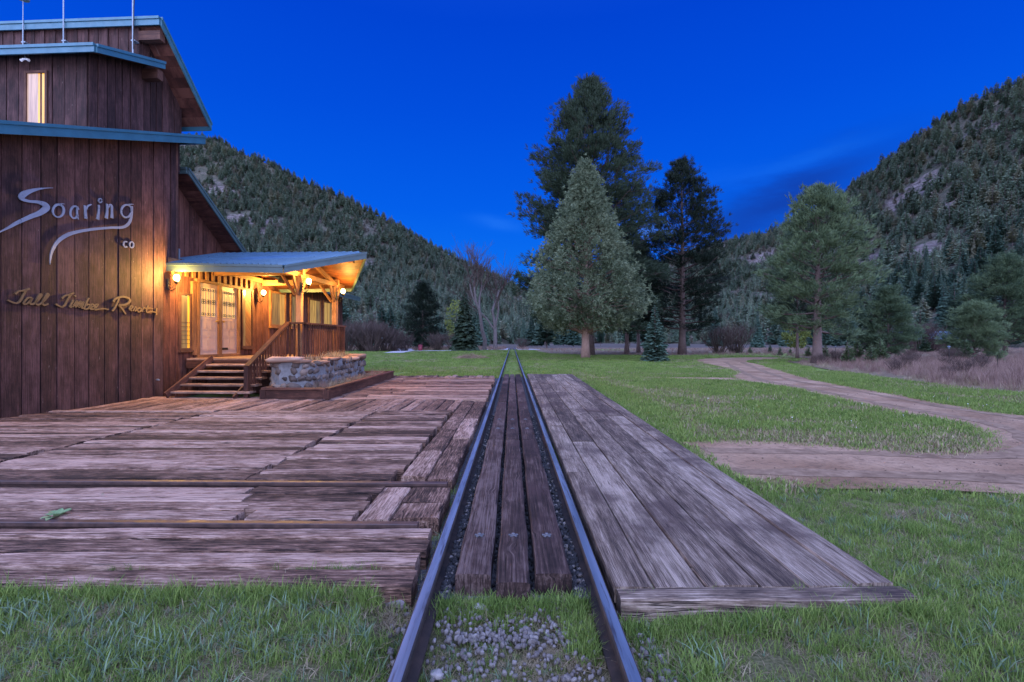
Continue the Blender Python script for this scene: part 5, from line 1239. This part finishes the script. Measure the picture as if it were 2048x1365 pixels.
M['deadwood'] = foliage('dead_grey_boughs', (.10, .085, .085), (.24, .205, .20), trans=0, sc=.25); M['budding'] = foliage('budding_boughs', (.10, .095, .075), (.25, .22, .17), trans=0, sc=.25)
CON += [spruce_mesh('hill_conifer_6', 10, 1.5, 14, [M['deadwood'], M['forest_bark']], 210, .55, .2, .15, .7, 0, .014), spruce_mesh('hill_conifer_7', 8, 2.6, 10, [M['budding'], M['deadwood']], 211, .9, -.5, .2, .4, 0, .014)]
pts = []
def fill(hill, x0, x1, N, hr, tmin=0.0):
    mxw = 0
    for _ in range(N):
        x = random.uniform(x0, x1); t = random.uniform(tmin, 1.02); b, r = lerp(hill.zb, x), lerp(hill.zr, x); Z = b + (r - b) * t
        if random.random() > Z * (r - b) / (620 * 480): continue
        X, Y, h = hill.pos(x, t); rk = hill.rock(X, Y, h, t)
        if rk > .25 and t < .95 and random.random() < .50 + .32 * rk: continue
        pts.append((X, Y, h - .5, (hr[0] + (hr[1] - hr[0]) * random.random() ** 1.3) * (.8 if t > .95 else 1), (random.choice((0, 1, 1, 2, 3, 3, 4, 4, 5, 5)) if t < .5 else random.choice((1, 3, 3, 4, 4, 5, 5))) if random.random() > .10 + .25 * (rk > .15) else random.choice((6, 7, 7)), hill))
fill(HL, 150, 1180, 23000, (5, 14)); fill(HR, 1090, 2250, 16000, (6, 17)); fill(HM, 820, 1480, 2600, (14, 22))
NEARC = [spruce_mesh('valley_conifer_%d' % i, 14, (2.4, 2.8, 3.3, 3.0)[i], (40, 36, 30, 26)[i], [M['needle_blue'], M['forest_bark']], 300 + i, (2.2, 2.2, 2.0, 1.9)[i], (.35, .2, .0, -.1)[i], (.05, .08, .15, .2)[i], (.95, .85, .65, .55)[i], 0, .012) for i in range(4)]
# tree line on the valley floor in front of the hills
line = []
for k in range(84):
    x = random.uniform(-75, 10) if k < 40 else random.uniform(4, 210); y = random.uniform(112, 190) if x < 60 else random.uniform(95, 170)
    if abs(x) < 3.0: continue
    line.append((x, y, GZ - .2, random.uniform(7, 15), random.choice((0, 1, 2, 3, 4, 5)), None))
pts.sort(key=lambda p: -p[3] / p[1])
big = pts[:200]; rest = pts[200:]
for (x, y, z, h, i, hl) in big + line:
    o = link('conifer_tree', NEARC[i % 4] if i < 6 else CON[i]); s = h / 14; w = s * random.uniform(.85, 1.2); o.location = (x, y, z); o.scale = (w, w, s); o.rotation_euler = (0, 0, random.uniform(0, 6.28))
    if hl is HL: tag(o, 'dark conifer on the lower slope of the left hill', 'tree', 'conifers on the lower slope of the left hill')
    elif hl is HR: tag(o, 'dark conifer on the lower slope of the right hill', 'tree', 'conifers on the lower slope of the right hill')
    elif hl is HM: tag(o, 'dark conifer on the distant ridge', 'tree', 'conifers on the distant ridge')
    else: tag(o, 'dark conifer in the tree line on the valley floor', 'tree', 'conifers in the valley floor tree line')
n = len(rest); s = np.array([p[3] for p in rest]) / 14; w = s * rng.uniform(.85, 1.25, n)
o = scatter('hillside_forest', [p[:3] for p in rest], np.stack([rng.uniform(-.05, .05, n), rng.uniform(-.05, .05, n), rng.uniform(0, 6.28, n)], 1), np.stack([w, w, s], 1), [p[4] for p in rest], CON)
tag(o, 'conifer forest covering the hillsides', None, None, 'stuff')

# ------------------------------------------------------------------ small things on the lawn and meadow
def gp(px, py): Y = 1.52 * F / (py - CY); return (px - CX) * Y / F, Y
r_ = random.Random(4); X, Y = gp(943, 718); mb = MB()
for i in range(420):
    a = r_.uniform(0, 6.283); q = r_.random() ** .5; p = Vector((math.cos(a) * q * 1.6, math.sin(a) * q * .9, .02 + .55 * (1 - q) ** .8 * r_.random())); d = Vector((r_.gauss(0, 1), r_.gauss(0, .6), r_.gauss(.1, .35))).normalized()
    mb.tube([p - d * .25, p + d * r_.uniform(.1, .5)], [.016, .005], 3, 0, rr(), False)
o = mb.build('brush_pile', plain('cut_brush', (.23, .155, .10), .9, 0, 2, .5), None); o.location = (X, Y, gz(X, Y)); tag(o, 'low heap of cut brown branches on the lawn', 'brush pile')
X, Y = -16.8 * .9, 80; t = empty('bin', (X, Y, GZ), 0, 'red bin at the far edge of the lawn', 'bin'); mb = MB(); mb.lathe((0, 0, 0), [(.30, 0), (.33, .1), (.36, .85)], 14); mb.build('drum', M['red'], t, True); mb = MB(); mb.lathe((0, 0, .852), [(.39, 0), (.39, .06), (.30, .16), (.002, .2)], 14); mb.build('lid', M['red'], t)
def path_light(px, py, h, label):
    X, Y = gp(px, py); t = empty('path_light', (X, Y, GZ), 0, label, 'path light'); mb = MB(); mb.tube([(0, 0, -.1), (0, 0, h)], .02, 6); mb.build('post', M['black'], t); mb = MB(); mb.lathe((0, 0, h), [(.04, 0), (.06, .10), (.11, .12), (.02, .17)], 10); mb.build('lamp_head', M['galv'], t)
path_light(764, 704, 2.0, 'slim path light before the bare shrubs'); path_light(1898, 733, 1.1, 'path light in the meadow by the young pines'); path_light(1671, 706, .8, 'path light beyond the broad pine')
for px, py, h, lb in ((1944, 742, .75, 'thin dark stake in the meadow, left one of two near the right edge'), (1995, 746, .85, 'thin dark stake in the meadow, right one of two near the right edge')):
    X, Y = gp(px, py); mb = MB(); mb.tube([(0, 0, -.1), (.01, 0, h)], .014, 6); mb.lathe((.01, 0, h), [(.02, 0), (.02, .03)], 6); o = mb.build('stake', M['black']); o.location = (X, Y, GZ); tag(o, lb, 'stake')
# cabin with a blue roof among the trees
X, Y = 81, 94; cb = empty('cabin', (X, Y, GZ), R(-12), 'far cabin with a pale blue metal roof among the trees', 'building')
mb = MB(); mb.box((-4.4, 0, 0), (4.4, 6, 2.2)); mb.build('wall', M['siding'], cb)
mb = MB(); slab(mb, [(-4.9, -.6, 2.1), (4.9, -.6, 2.1), (4.9, 3, 3.6), (-4.9, 3, 3.6)], .1); slab(mb, [(-4.9, 3.003, 3.6), (4.9, 3.003, 3.6), (4.9, 6.6, 2.1), (-4.9, 6.6, 2.1)], .1); mb.build('roof', M['roof'], cb)
mb = MB(); mb.box((-1, -.03, .9), (0, -.005, 1.8)); mb.build('window', M['black'], cb)
# a few flowers on the island
P_, S_, I_ = [], [], []
mb = MB(); mb.lathe((0, 0, .10), [(.002, 0), (.016, .004), (.002, .010)], 7); mb.tube([(0, 0, 0), (0, 0, .1)], .002, 3); fw = np_mesh_from_mb('flower_a', mb, [M['white']]); 
for _ in range(70):
    y = random.uniform(7.5, 13); x = random.uniform(4, 14)
    if pip(ROAD, x, y) or pip(MEADOW, x, y): continue
    P_.append((x, y, GZ)); S_.append(random.uniform(.5, .9)); I_.append(0)
o = scatter('wild_flowers', P_, rotz(len(P_), .3), s3(S_), I_, [fw]); tag(o, 'tiny white flowers dotted in the grass by the road', None, None, 'stuff')
for ms in [m for m in bpy.data.meshes if m.users == 0]: bpy.data.meshes.remove(ms)
